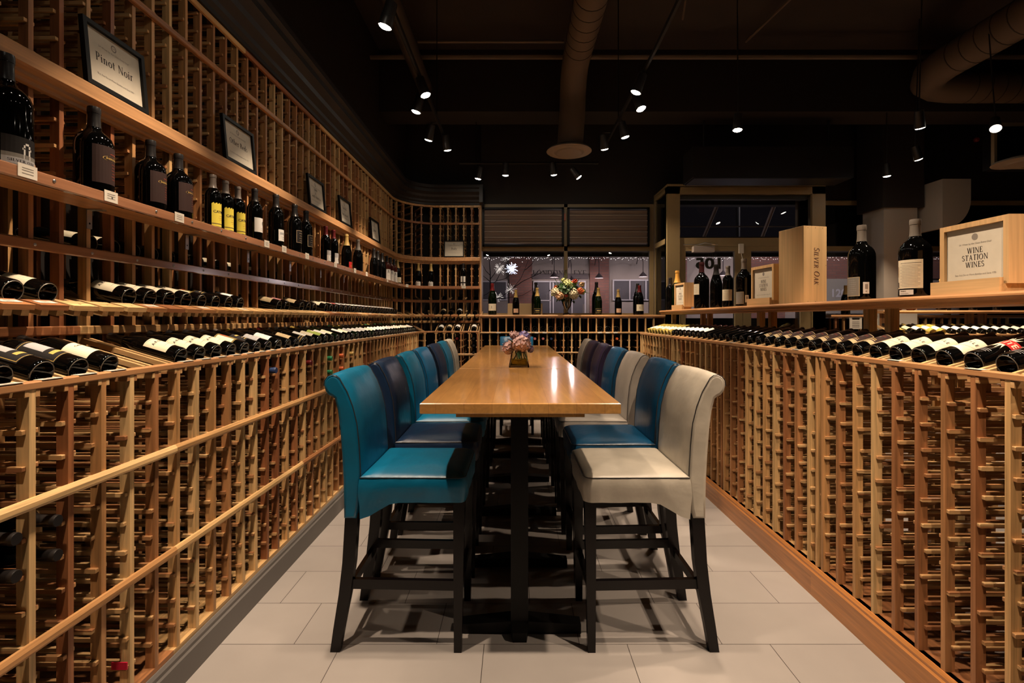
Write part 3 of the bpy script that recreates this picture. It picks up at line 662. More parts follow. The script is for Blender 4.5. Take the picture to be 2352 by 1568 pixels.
# half-angle, z0, z1, base colour, decorations; angles in metres along the circumference
ST = {
 'arcs': (.050, .040, .132, 'cream', [('text', 'ARGYLE', .0155, .100, 0, 'ink', 1.5), ('arc', -.046, .020, .128, .112, 'ink'), ('arc', -.030, .046, .060, .088, 'ink')] + lines(2, .052, .058, .010, 0, 'inkgrey')),
 'script': (.046, .050, .135, 'cream', [('text', 'Columbia', .010, .110, 0, 'ink', 1.0)] + lines(3, .062, .090, .018, 0, 'inkgrey')),
 'bordered': (.046, .045, .170, 'labelblack', [('rect', -.042, .042, .048, .0495, 'gold'), ('rect', -.042, .042, .163, .1645, 'gold'), ('rect', -.042, -.0405, .048, .1645, 'gold'), ('rect', .0405, .042, .048, .1645, 'gold'),
              ('rect', -.024, .024, .096, .156, 'silver'), ('rect', -.022, .022, .066, .080, 'gold'), ('rect', -.018, .018, .0725, .0735, 'labelblack')]),
 'framed': (.038, .045, .150, 'tan', [('rect', -.035, .035, .068, .147, 'brown'), ('rect', -.018, .010, .112, .122, 'silverdk'), ('rect', .004, .022, .124, .134, 'rustdk'), ('rect', -.026, .026, .074, .078, 'tan'), ('rect', -.020, .022, .084, .087, 'gold')] + lines(2, .050, .058, .022, 0, 'ink')),
 'cream': (.044, .048, .128, 'cream', lines(5, .062, .116, .020, 0, 'inkgrey')),
 'white': (.044, .050, .135, 'white', lines(4, .066, .118, .018, 0, 'inkgrey')),
 'whiteband': (.046, .035, .120, 'white', [('rect', -.046, .046, .100, .103, 'gold')] + lines(3, .055, .085, .020, 0, 'ink')),
 'tan': (.044, .045, .128, 'tan', lines(4, .060, .112, .022, 0, 'ink')),
 'pattern': (.046, .048, .140, 'olivegold', [('rect', -.040, -.012, .055, .132, 'cream'), ('rect', .004, .022, .070, .120, 'gold'), ('rect', .026, .040, .056, .10, 'tan'), ('rect', -.008, .002, .09, .13, 'rust')]),
 'goldmark': (.042, .055, .135, 'labelblack', [('rect', -.020, .020, .108, .120, 'gold'), ('rect', -.016, .016, .082, .086, 'tan'), ('rect', -.022, .022, .066, .070, 'gold')]),
 'goldring': (.060, .012, .040, 'labelblack', [('rect', -.06, .06, .016, .019, 'gold'), ('rect', -.06, .06, .032, .035, 'gold')]),
 'lime': (.050, .040, .135, 'lime', [('rect', -.020, .024, .095, .115, 'cream')] + lines(2, .055, .070, .022, 0, 'ink')),
 'pink': (.044, .045, .130, 'pink', lines(4, .062, .112, .018, 0, 'cream')),
 'silver': (.040, .055, .130, 'silver', lines(3, .07, .11, .018, 0, 'ink')),
 'cherry': (.040, .055, .125, 'cherry', lines(3, .07, .11, .018, 0, 'cream')),
 'sun': (.062, .050, .170, None, [('sun', 0, .112, .052, 'cream'), ('rect', -.046, .046, .096, .130, 'red'), ('text', 'ELITE', .026, .112, 0, 'cream', 1.1)] + lines(3, .030, .044, .020, 0, 'silver')),
 'etched': (.030, .006, .092, 'labelblack', [('rect', -.030, .030, .008, .050, 'greyetch'), ('rect', -.030, .030, .024, .040, 'silver'), ('text', 'SILVER OAK', .0090, .032, 0, 'labelblack', 1.0), ('tower', .006, .058, 'white')]),
 'oval': (.036, .052, .172, 'brown', [('oval', .006, .134, .023, .0085, 'gold'), ('oval', .006, .134, .0218, .0074, 'labelblack'), ('text', 'INSIGNIA', .0078, .134, .006, 'gold', 1.0)] + lines(6, .070, .118, .008, .012, 'rust') + [('rect', .0, .024, .149, .151, 'rust')]),
 'yellow': (.044, .026, .150, 'yellow', [('text', 'CAYMUS', .0185, .110, 0, 'ink', 1.0), ('rect', -.043, .043, .034, .0365, 'ink'), ('rect', -.044, .044, .048, .0515, 'ink'), ('wave', 0, .150, .044, 'yellow')] + lines(3, .070, .090, .016, .004, 'rust')),
 'swirl': (.042, .070, .145, 'white', [('ring', .014, .118, .012, .0028, 'ink'), ('ring', .012, .120, .006, .0022, 'ink')] + lines(2, .080, .090, .014, .006, 'inkgrey')),
 'smallwhite': (.030, .055, .115, 'white', [('rect', -.022, .022, .088, .100, 'silver')] + lines(2, .066, .076, .016, 0, 'ink')),
 'blackbox': (.034, .080, .150, 'tan', [('rect', -.0325, .0325, .0815, .1485, 'labelblack')] + lines(4, .092, .134, .018, 0, 'tan')),
 'halfpic': (.036, .035, .115, 'white', [('rect', -.036, .036, .080, .115, 'silver'), ('text', 'D', .020, .066, 0, 'ink', 1.0)] + lines(2, .044, .052, .016, 0, 'inkgrey')),
 'redbox': (.034, .028, .082, 'red', [('text', 'BRUT', .014, .046, 0, 'gold', 1.0)]),
 'letterA': (.040, .030, .150, 'white', [('text', 'A', .046, .122, 0, 'ink', 1.0)] + lines(3, .046, .080, .014, 0, 'inkgrey')),
 'arched': (.036, .016, .076, 'white', [('dome', 0, .076, .022, .012, 'white'), ('text', 'ALBRECHT', .0105, .050, 0, 'ink', 1.0)] + lines(2, .028, .036, .018, 0, 'inkgrey')),
 'doubleblack': (.034, .018, .140, 'white', [('rect', -.034, .034, .054, .070, 'labelblack'), ('rect', -.006, .006, .018, .140, 'labelblack')]),
 'squarecream': (.042, .040, .105, 'cream', [('text', 'l', .030, .072, -.006, 'ink', 1.0)] + lines(1, .060, .061, .016, 0, 'inkgrey')),
 'squarepeach': (.032, .028, .080, 'peach', lines(3, .040, .066, .014, 0, 'inkgrey')),
 'bandgold': (.044, .022, .076, 'gold', [('rect', -.043, .043, .0235, .0745, 'labelblack'), ('rect', -.026, .026, .046, .054, 'gold')] + lines(1, .034, .035, .022, 0, 'gold')),
 'backgrey': (.027, .018, .093, 'tan', [('rect', -.0255, .0255, .0195, .0915, 'greyetch')] + lines(7, .032, .080, .019, 0, 'silver', .0007)),
 'backcream': (.033, .036, .144, 'cream', [('rect', -.020, .029, .131, .1325, 'ink')] + lines(15, .044, .124, .025, .004, 'inkgrey', .0009) + [('rect', -.030, -.026, .040, .060, 'ink'), ('rect', -.030, -.027, .080, .12, 'tan')]),
 'leftcream': (.022, .092, .160, 'cream', lines(5, .104, .150, .012, 0, 'inkgrey', .0009)),
 'barcode': (.0085, .027, .072, 'white', [('rect', -.003, .004, .045, .064, 'inkgrey'), ('rect', -.002, .002, .034, .038, 'inkgrey')]),
 'barcodewide': (.019, .012, .031, 'white', [('rect', -.014, .002, .023, .028, 'inkgrey'), ('rect', -.014, .008, .016, .018, 'inkgrey')]),
}
def label_mesh(kind, style, off=0.0):
    def f():
        r, h, _ = PROF[kind]; hw, z0, z1, base, deco = ST[style]
        k = h / .300 if kind == 'jumbo' else 1.0
        kw = r / .0375 if kind == 'jumbo' else 1.0
        mats = []; m = MB()
        def mi(c):
            if c not in mats: mats.append(c)
            return mats.index(c)
        def P_(x, z, rr): t = x * kw / r + off; return (rr * cos(t), rr * sin(t), z * k)
        def patch(x0, x1, a, b_, rr, c):
            n = max(1, int(abs(x1 - x0) / .006)); q = mi(c)
            for i in range(n):
                u0 = x0 + (x1 - x0) * i / n; u1 = x0 + (x1 - x0) * (i + 1) / n
                m.poly([P_(u0, a, rr), P_(u1, a, rr), P_(u1, b_, rr), P_(u0, b_, rr)], q, True)
        rr = r + .0005
        if base: patch(-hw, hw, z0, z1, rr, base)
        for i, e in enumerate(deco):
            q = rr + .00025 + .00006 * i
            if e[0] == 'rect': patch(e[1], e[2], e[3], e[4], q, e[5])
            elif e[0] == 'text':
                (put_serif(m, e[1], e[2], lambda x, y: P_(x + e[4], e[3] + y, q + .0003), mi(e[5])) if e[1] in ('ARGYLE_', 'SILVER OAK', 'A', 'D') else put_text(m, e[1], e[2], lambda x, y: P_(x + e[4], e[3] + y, q + .0003), mi(e[5]), .02, spacing=e[6]))
            elif e[0] == 'arc':
                for j in range(8):
                    a0, a1 = j / 8, (j + 1) / 8; x0 = e[1] + (e[2] - e[1]) * a0; x1 = e[1] + (e[2] - e[1]) * a1
                    g = lambda t: e[3] + (e[4] - e[3]) * t * t
                    m.poly([P_(x0, g(a0), q), P_(x1, g(a1), q), P_(x1, g(a1) + .0014 * sin(pi * a1) + .0003, q), P_(x0, g(a0) + .0014 * sin(pi * a0) + .0003, q)], mi(e[5]))
            elif e[0] == 'sun':
                for j in range(22):
                    t = 2 * pi * j / 22; w_ = .006; R1 = e[3] * (1 if j % 2 else .82); R0 = .016
                    m.poly([P_(e[1] + R0 * cos(t) - w_ * sin(t) * .7, e[2] + R0 * sin(t) + w_ * cos(t) * .7, q), P_(e[1] + R0 * cos(t) + w_ * sin(t) * .7, e[2] + R0 * sin(t) - w_ * cos(t) * .7, q), P_(e[1] + R1 * cos(t), e[2] + R1 * sin(t), q)], mi(e[4]))
            elif e[0] in ('oval', 'dome', 'ring'):
                cx, cz = e[1], e[2]
                if e[0] == 'ring':
                    for j in range(16):
                        t, t2 = 2 * pi * j / 16, 2 * pi * (j + 1) / 16
                        m.poly([P_(cx + e[3] * cos(t), cz + e[3] * sin(t), q), P_(cx + e[3] * cos(t2), cz + e[3] * sin(t2), q), P_(cx + (e[3] - e[4]) * cos(t2), cz + (e[3] - e[4]) * sin(t2), q), P_(cx + (e[3] - e[4]) * cos(t), cz + (e[3] - e[4]) * sin(t), q)], mi(e[5]))
                else:
                    m.poly([P_(cx + e[3] * cos(2 * pi * j / 20), cz + e[4] * sin(2 * pi * j / 20), q) for j in range(20)], mi(e[5]))
            elif e[0] == 'wave':
                for j in range(6):
                    x = -e[3] + e[3] * 2 * (j + .5) / 6; m.poly([P_(x - .006, e[2] - .001, rr), P_(x + .006, e[2] - .001, rr), P_(x + .003, e[2] + .006, rr), P_(x - .004, e[2] + .004, rr)], mi(e[4]))
            elif e[0] == 'tower':
                for (a, b_, c_, d_) in [(e[1] + q0, e[1] + q1, q2, q3) for q0, q1, q2, q3 in ((-.006, .006, .040, .064), (-.008, .008, .062, .067), (-.006, .006, .067, .074), (-.003, .003, .074, .079))]:
                    m.poly([P_(a, c_, q), P_(b_, c_, q), P_(b_, d_, q), P_(a, d_, q)], mi(e[3]))
        return m.mesh_data('label', mats)
    return shared(('label', kind, style, round(off, 3)), f)

N_BOTTLES = [0]
def bottle(label, kind='bordeaux', glass='glass_dark', cap='cap_black', style=None, loc=(0, 0, 0), rot=(0, 0, 0), scale=1.0, group=None, extra=(), turn=0.0, name=None):
    nm = name or {'sparkling': 'sparkling_wine_bottle'}.get(kind, 'wine_bottle')
    o = link(nm, body_mesh(kind, glass), None, loc, rot, (scale,) * 3 if not isinstance(scale, tuple) else scale)
    tag(o, label, 'bottle', group)
    if cap: link('foil_capsule', cap_mesh(kind, cap), o)
    if style: link('label', label_mesh(kind, style), o, (0, 0, 0), (0, 0, turn))
    for st, t in extra: link('label', label_mesh(kind, st), o, (0, 0, 0), (0, 0, t))
    return o
def lying(P, s, row, label, roll=0.0, **k):
    d, z, t = row; x, y, ph = P(s, d); b_ = -(pi / 2 - t)
    m_ = Matrix.Rotation(ph, 3, 'Z') @ Matrix.Rotation(b_, 3, 'Y')
    return bottle(label, loc=(x, y, z), rot=tuple(m_.to_euler()), turn=roll, **k)

LOOK = {'arcs': 'arc-lined cream label', 'script': 'cream script label', 'bordered': 'gold-bordered black label', 'framed': 'tan-framed picture label', 'cream': 'cream label', 'white': 'white label',
        'whiteband': 'white gold-lined label', 'tan': 'tan label', 'pattern': 'black-and-gold label', 'goldmark': 'gold-marked black label', 'goldring': 'gold base rings', 'lime': 'lime green label',
        'pink': 'pink label', 'silver': 'silver label', 'cherry': 'bright red label', 'sun': 'red sunburst label', None: 'no visible label'}
# ---- left, lowest display row
st1 = {-1: ('bordered', 'cap_black'), 0: ('bordered', 'cap_black'), 1: ('bordered', 'cap_black'), 2: ('script', 'cap_black'), 5: ('arcs', 'cap_black'), 6: ('arcs', 'cap_black'), 7: ('arcs', 'cap_black'), 8: ('arcs', 'cap_black'),
       9: ('pattern', 'cap_black'), 10: ('goldmark', 'cap_black'), 11: ('silver', 'cap_grey'), 12: ('white', 'cap_yellow'), 13: (None, 'cap_grey'), 14: ('tan', 'cap_black'), 15: ('goldring', 'cap_red'), 16: ('white', 'cap_black'),
       17: ('cream', 'cap_black'), 18: ('lime', 'cap_black'), 19: ('white', 'cap_yellow'), 20: ('cream', 'cap_black'), 21: (None, 'cap_grey'), 22: ('white', 'cap_black'), 23: ('cream', 'cap_black'), 24: ('silver', 'cap_black')}
rr = random.Random(5); n = 0
for k in row1:
    n += 1; st, cp = st1.get(k, (rr.choice(['white', 'white', 'cream', 'white']), rr.choice(['cap_black', 'cap_yellow', 'cap_green', 'cap_black'])))
    kind = 'burgundy' if st in ('arcs', 'lime') or k % 3 == 0 else 'bordeaux'
    lying(LP, L_(k + .5), ROW1, 'dark bottle, %s, %s from near end, lowest left display row' % (LOOK[st], ordw(n)), kind=kind, cap=cp, style=st,
          glass='glass_green' if k > 16 and k % 4 == 0 else 'glass_dark', group='bottles lying in the lowest left display row', roll=rr.uniform(-.12, .12), scale=rr.uniform(.97, 1.02))
# ---- left, middle display row
st2 = {1: ('script', 'bordeaux'), 2: ('script', 'bordeaux'), 5: ('arcs', 'burgundy'), 6: ('arcs', 'burgundy'), 7: ('arcs', 'burgundy'), 8: ('arcs', 'burgundy'), 9: ('pattern', 'bordeaux'), 10: ('goldmark', 'bordeaux'), 11: (None, 'bordeaux'),
       12: ('white', 'bordeaux'), 16: ('tan', 'bordeaux'), 17: ('pink', 'bordeaux'), 19: ('tan', 'burgundy'), 20: (None, 'burgundy'), 21: ('goldmark', 'bordeaux'), 23: ('cream', 'bordeaux'), 24: ('cream', 'burgundy'), 26: ('cherry', 'bordeaux')}
n = 0
for k in row2:
    n += 1; st, kind = st2.get(k, ('white' if k % 5 else 'cream', 'bordeaux'))
    lying(LP, U_(k + .5), ROW2, 'dark bottle, %s, %s from near end, middle left display row' % (LOOK[st], ordw(n)), kind=kind, style=st,
          group='bottles lying in the middle left display row', roll=rr.uniform(-.12, .12))
row3 = [5, 6, 7, 8, 9, 10, 11, 13, 15, 17, 18, 20, 23, 24, 26, 27, 28, 30, 32, 33, 35, 37, 39, 41]
for n, k in enumerate(row3):
    lying(LP, U_(k + .5), ROW3, 'shadowed bottle behind the glossy narrow rail on the left, %s from the camera' % ordw(n + 1), kind='bordeaux', style='cream' if k in (5, 6, 11, 13, 15, 17) else None,
          group='bottles behind the glossy rail')
def snapb(x): return min([YA + ARC + .1135 * (q + .5) for q in range(5)], key=lambda s: abs(LP(s, 0)[0] - x))
# ---- back wall display rows (tall rack beside the windows)
for n, (px, st) in enumerate([(1006, 'whiteband'), (1027, 'brown_'), (1046, 'white'), (1083, 'white')]):
    s = snapb(at(px, 0, YB - ROW1[0])[0]); st = 'tan' if st == 'brown_' else st
    lying(LP, s, ROW1, 'dark bottle, %s, %s from left in lowest display row of back rack' % (LOOK[st], ordw(n + 1)), kind='bordeaux', style=st, group='bottles in the back rack lowest display')
for n, (px, st) in enumerate([(1011, 'tan'), (1031, None), (1050, 'white'), (1087, None)]):
    s = snapb(at(px, 0, YB - ROW2[0])[0])
    lying(LP, s, ROW2, 'dark bottle in the middle display row of the back rack, %s from the left' % ordw(n + 1), kind='bordeaux', style=st, group='bottles in the back rack middle display')
for n, px in enumerate([1013, 1051, 1087]):
    s = snapb(at(px, 0, YB)[0])
    lying(LP, s, ROW3, 'dark bottle above the rail in the back rack, %s from the left' % ordw(n + 1), kind='bordeaux', style=None, group='bottles above the back rack rail')
# ---- necks showing in the bins (neck towards the aisle)
def binned(P, s, z, label, cap, group, depth=.66, kind='bordeaux', glass='glass_dark'):
    x, y, ph = P(s, .365 - .285); m_ = Matrix.Rotation(ph, 3, 'Z') @ Matrix.Rotation(pi / 2, 3, 'Y')
    bottle(label, kind, glass, cap, None, (x, y, z), tuple(m_.to_euler()), group=group)
def bz(j): return LEV[j] + .0075 + .017
COLN = {'cap_green': 'green', 'cap_orange': 'orange', 'cap_red': 'red', 'cap_black': 'black', 'cap_gold': 'gold', 'cap_blue': 'dark blue'}
for k, j, cp in [(18, 1, 'cap_green'), (18, 2, 'cap_green'), (20, 1, 'cap_orange'), (20, 2, 'cap_orange'), (15, 1, 'cap_red'), (11, 1, 'cap_blue'), (22, 1, 'cap_gold'), (0, 4, 'cap_black'), (0, 5, 'cap_black'), (-1, 4, 'cap_black'), (-1, 5, 'cap_black')]:
    binned(LP, L_(k + .5), bz(j), '%s-capped bottle in low left rack, bin row %s, column %s back' % (COLN[cp], {1: 'one', 2: 'two', 4: 'four', 5: 'five'}[j], ordw(k + 3)), cp, 'bottles in the low left rack bins')
for n, (px, j) in enumerate([(1006, 1), (1006, 2), (1047, 1), (1083, 1), (1083, 2), (1083, 3), (1027, 1)]):
    s = snapb(at(px, 0, YB - .365)[0]); binned(LP, s, bz(j), 'dark bottle in low back rack bins, row %s, %s column' % ({1: 'one', 2: 'two', 3: 'three'}[j], {1006: 'far left', 1047: 'third', 1083: 'far right', 1027: 'second'}[px]), 'cap_red' if (px, j) == (1047, 1) else 'cap_black', 'bottles in the back rack bins')
# ---- sill rack
ks = [k for k in range(22)]
def BX(k): return XE + .045 + .1115 * (k + .5)
def nearest(px): 
    x = at(px, 0, YB - .365)[0]; return min(range(21), key=lambda k: abs(BX(k) - x))
used = set()
for n, px in enumerate([1214, 1233, 1251, 1269, 1287, 1305, 1378, 1396, 1414]):
    k = nearest(px)
    lying(BP, BX(k), (.345, 1.203 + .0385, R(0)), 'dark bottle lying base-out in the slot under the window sill, %s from the left' % ordw(n + 1), kind='bordeaux', style='whiteband' if n % 2 else 'tan', group='bottles lying under the window sill')
for n, (px, cp) in enumerate([(1233, 'cap_pink'), (1251, 'cap_pink'), (1269, 'cap_blue'), (1414, 'cap_orange')]):
    k = nearest(px); binned(BP, BX(k), bz(1) + .0, 'bottle showing a %s cap end in the window rack bins, %s from the left' % ({'cap_pink': 'pink', 'cap_blue': 'dark', 'cap_orange': 'orange'}[cp], ordw(n + 1)), cp, 'cap ends in the window rack')
# ---- right island display row
for n, k in enumerate(right_row1):
    g = 'glass_dark'; cp = 'cap_black'; kind = 'bordeaux'; sc_ = 1.0
    if k in (1, 0): st = 'sun'; kind = 'bordeaux'; sc_ = 1.06
    elif k in (2, 3, 4, 5): st = 'arcs'; kind = 'burgundy'
    elif k <= 14: st = 'framed'
    elif k <= 22: st = None; cp = 'cap_black'
    elif k <= 29: st = 'white'; cp = 'cap_pink'
    else: st = 'whiteband' if k % 2 else 'cream'; cp = 'cap_yellow' if k % 3 else 'cap_white'; g = 'glass_gold'
    lying(RP, R_(k + .5), ROW1R, '%s bottle, %s, %s from near end of right island row' % ('straw-coloured' if g == 'glass_gold' else 'dark', LOOK[st], ordw(n + 1)), kind=kind, style=st, cap=cp, glass=g,
          group='bottles lying along the right island', roll=rr.uniform(-.10, .10) + (.25 if st == 'sun' else 0), scale=sc_)
# ---- far right island display row
for n in range(14):
    x = 4.20 + .1115 * (n + .5)
    lying(FP, x, ROW1, '%s bottle on the far right island display, %s from the left' % ('straw-coloured' if n in (0, 3, 4) else 'dark', ordw(n + 1)), kind='burgundy' if n % 2 else 'bordeaux', style='cream' if n != 1 else 'tan', cap='cap_yellow' if n % 3 else 'cap_black',
          glass='glass_gold' if n in (0, 3, 4) else 'glass_dark', group='bottles on the far right island')
# ---- bottles standing on the upper left shelf
XS, ZS = XP + .072, 1.818
G = 'bottles standing on the upper left shelf'
for px, kind, st, cp, h, gl, lab in [
    (12, 'jumbo', 'etched', 'cap_black', .372, 'glass_dark', 'largest dark bottle with an etched tower label at the near end of the left shelf'),
    (216, 'jumbo', 'oval', 'cap_black', .345, 'glass_dark', 'big bottle with brown oval-marked label, standing alone under the Pinot Noir sign'),
    (346, 'jumbo', 'oval', 'cap_black', .325, 'glass_dark', 'big brown-labelled bottle, left one of the pair on the upper left shelf'),
    (410, 'jumbo', 'oval', 'cap_black', .325, 'glass_dark', 'big brown-labelled bottle, right one of the pair beside the yellow labels'),
    (489, 'bordeaux', 'yellow', 'cap_grey', .305, 'glass_dark', 'yellow-labelled bottle, nearest of the three on the left shelf'),
    (518, 'bordeaux', 'yellow', 'cap_grey', .305, 'glass_dark', 'yellow-labelled bottle, middle of the three on the left shelf'),
    (546, 'bordeaux', 'yellow', 'cap_grey', .305, 'glass_dark', 'yellow-labelled bottle, farthest of the three on the left shelf'),
    (585, 'bordeaux', 'swirl', 'cap_black', .340, 'glass_dark', 'dark bottle with black swirl on white label after the yellow labels'),
    (634, 'bordeaux', 'smallwhite', 'cap_black', .372, 'glass_dark', 'tall dark bottle with small white landscape label on the left shelf'),
    (677, 'bordeaux', 'blackbox', 'cap_black', .37, 'glass_dark', 'tall bottle with boxed black label, nearer one of two on the left shelf'),
    (703, 'bordeaux', 'blackbox', 'cap_black', .368, 'glass_dark', 'tall bottle with boxed black label, farther one of two on the left shelf'),
    (748, 'bordeaux', 'halfpic', 'cap_red', .325, 'glass_dark', 'red-capped bottle with picture label, nearer one of two on the left shelf'),
    (766, 'bordeaux', 'halfpic', 'cap_red', .325, 'glass_dark', 'red-capped bottle with picture label, farther one of two on the left shelf'),
    (796, 'sparkling', 'redbox', 'cap_gold', .345, 'glass_dark', 'gold-foiled sparkling bottle with red label on the left shelf'),
    (822, 'sparkling', None, 'cap_silver', .35, 'glass_dark', 'silver-foiled dark sparkling bottle next to the red-labelled one'),
    (859, 'sparkling', None, 'cap_black', .34, 'glass_dark', 'black-foiled sparkling bottle, nearest of three dark ones on the left shelf'),
    (868, 'sparkling', None, 'cap_black', .335, 'glass_dark', 'black-foiled sparkling bottle, middle of three dark ones on the left shelf'),
    (878, 'sparkling', None, 'cap_black', .335, 'glass_dark', 'black-foiled sparkling bottle, farthest of three dark ones on the left shelf'),
    (889, 'bordeaux', 'letterA', 'cap_black', .33, 'glass_rose', 'rose wine bottle with black A on white label, nearest of three'),
    (897, 'bordeaux', 'letterA', 'cap_black', .33, 'glass_rose', 'rose wine bottle with black A on white label, middle of three'),
    (905, 'bordeaux', 'letterA', 'cap_black', .33, 'glass_rose', 'rose wine bottle with black A on white label, farthest of three'),
    (913, 'sparkling', 'squarecream', 'cap_gold', .34, 'glass_dark', 'gold-foiled sparkling bottle at the curve of the left shelf')]:
    s = F * -XS / (PX - px); r0, h0, _ = PROF[kind]; sc_ = h / h0
    s = min(s, 6.9)
    if s > YA:
        a = (s - YA) / RA; x, y = XA - (RA - .072) * cos(a), YA + (RA - .072) * sin(a); ph = -a
    else: x, y, ph = XS, s, 0
    bottle(lab, kind, gl, cp, st, (x, y, ZS), (0, 0, ph + (-.9 if st == 'letterA' else -.4 if st == 'squarecream' else -.12 if st == 'etched' else 0)), sc_, G)
for px, kind, st, cp, h, lab in [(962, 'sparkling', 'arched', 'cap_gold', .345, 'gold-foiled sparkling bottle with arched white label, left of two on the back shelf'),
                        (990, 'sparkling', 'arched', 'cap_gold', .340, 'gold-foiled sparkling bottle with arched white label, right of two on the back shelf'),
                        (1064, 'bordeaux', 'doubleblack', 'cap_black', .345, 'dark bottle with crossed white label standing below the Italy sign')]:
    bottle(lab, kind, 'glass_dark', cp, st, (at(px, 0, YB - .075)[0], YB - .075 - (.03 if px < 980 else 0), ZS), (0, 0, -pi / 2), h / PROF[kind][1], 'bottles standing on the back shelf')
# ---- bottles on the window sill
ZW = 1.434
for px, Y, h, kind, gl, cp, st, lab in [
    (1131, 6.86, .435, 'burgundy', 'glass_green', 'cap_red', 'squarecream', 'green bottle with red cap and cream label at the left end of the window sill'),
    (1185, 6.86, .345, 'sparkling', 'glass_dark', 'cap_gold', 'squarepeach', 'small sparkling bottle with peach label in front of the cream box'),
    (1231, 6.98, .455, 'sparkling', 'glass_dark', 'cap_black', None, 'tall dark sparkling bottle behind the gold-foiled one, left of the flowers'),
    (1234, 6.82, .37, 'sparkling', 'glass_green', 'cap_gold', 'bandgold', 'gold-foiled bottle with black-and-gold label left of the sill flowers'),
    (1370, 6.98, .46, 'sparkling', 'glass_dark', 'cap_black', None, 'tall dark sparkling bottle right of the sill flowers'),
    (1374.5, 6.82, .37, 'sparkling', 'glass_green', 'cap_gold', 'bandgold', 'gold-foiled bottle with black-and-gold label right of the sill flowers'),
    (1420, 6.86, .35, 'sparkling', 'glass_dark', 'cap_gold', 'squarepeach', 'small sparkling bottle with peach label standing alone on the right sill'),
    (1464, 6.99, .44, 'burgundy', 'glass_dark', 'cap_black', None, 'tall dark bottle at the right end of the window sill, partly hidden'),
    (1469, 6.83, .405, 'burgundy', 'glass_dark', 'cap_red', 'squarecream', 'red-capped bottle with cream label at the right end of the window sill')]:
    bottle(lab, kind, gl, cp, st, (at(px, 0, Y)[0], Y, ZW), (0, 0, -pi / 2), h / PROF[kind][1], 'bottles standing on the window sill')
# ---- bottles on the raised island shelf
ZI = 1.476
def onshelf(px, x=XI): return F * x / (px - PX)
for px, X, h, kind, gl, cp, st, ex, turn, lab in [
    (1539.5, 1.80, .38, 'bordeaux', 'glass_dark', 'cap_black', None, (), 0, 'dark bottle at the far end of the raised island shelf'),
    (1556, 1.86, .455, 'sparkling', 'glass_green', 'cap_amber', None, (), 0, 'green sparkling bottle with orange-gold foil at the far end of the island shelf'),
    (1611.5, 1.84, .46, 'jumbo', 'glass_dark', 'cap_maroon', 'leftcream', (), .9, 'large dark bottle with red cap right of the small framed sign'),
    (1645, 1.86, .405, 'burgundy', 'glass_dark', 'cap_black', None, (), 0, 'slope-shouldered dark bottle without visible label on the island shelf'),
    (1672, 1.78, .345, 'bordeaux', 'glass_dark', 'cap_silver', 'cream', (), .35, 'cream-labelled bottle with silver cap on the island shelf'),
    (1709, 1.84, .385, 'jumbo', 'glass_dark', 'cap_silver', 'backgrey', (('barcode', .35),), .75, 'silver-capped bottle left of the medium framed sign'),
    (1979, 1.86, .405, 'jumbo', 'glass_dark', 'cap_silver', 'backgrey', (('barcode', .32),), .85, 'oversized dark bottle with grey label next to the pine box'),
    (2102, 1.86, .365, 'jumbo', 'glass_dark', 'cap_silver', 'backcream', (('barcodewide', -.60),), .42, 'oversized dark bottle with text-filled cream label in front of the column')]:
    s = onshelf(px, X); aim = math.atan2(-s, -X); r0, h0, _ = PROF[kind]
    bottle(lab, kind, gl, cp, st, (X, s, ZI), (0, 0, aim + (0 if kind != 'jumbo' else -.0)), (h / h0 * (1.0 if kind != 'jumbo' else (1.0 if px > 2000 else .9)),) * 2 + (h / h0,), 'bottles standing on the island shelf', ex, -turn)
bottle('gold-foiled sparkling bottle seen between the pine box and the oversized bottle', 'sparkling', 'glass_dark', 'cap_gold', None, (at(1942, 0, 7.0)[0], 7.0, ZW), (0, 0, -pi / 2), 1.30)
bottle('gold-foiled sparkling bottle seen left of the large framed sign', 'sparkling', 'glass_dark', 'cap_gold', None, (at(2162, 0, 5.8)[0], 5.8, ZI), (0, 0, -pi / 2), 1.15)
bottle('dark bottle base on the far right island shelf, left of two', 'bordeaux', 'glass_dark', 'cap_black', 'cream', (at(2235, 0, 5.8)[0], 5.8, ZI), (0, 0, -pi / 2), 1.0)
bottle('dark bottle base on the far right island shelf, right of two', 'bordeaux', 'glass_dark', 'cap_black', 'cream', (at(2290, 0, 5.8)[0], 5.8, ZI), (0, 0, -pi / 2), 1.0)

# ------------------------------------------------------------------ ceiling tracks and spotlights
M['lens'] = emis('lamp_lens', (1.0, .88, .72), 45)
def track(pts, label):
    root = thing('lighting_track', label, 'lighting track', pts[0]); o = Vector(pts[0])
    b = MB(); b.tube([tuple(Vector(p) - o) for p in pts], .018, 6); b.build('rail', 'black', root)
    n = 2
    for i in range(n):
        p = Vector(pts[0]).lerp(Vector(pts[-1]), .12 + .76 * i / (n - 1)) - o
        b = MB(); b.tube([tuple(p), (p.x, p.y, 4.6 - o.z)], .005, 6); b.build('hanger_rod', 'black', root)
    return root
TZ = 3.34
track([(-.80, -.5, TZ), (-.76, 5.6, TZ)], 'black ceiling track running along the left side above the racks')
track([(.94, -.5, TZ), (1.02, 3.6, TZ), (1.02, 5.6, TZ)], 'black ceiling track running along the right side of the table')
track([(-.7, 6.27, TZ), (1.05, 6.27, TZ)], 'short black ceiling track across the room in front of the windows')
M['fix'] = mat('spotlight_housing', (.014, .012, .011), .4)
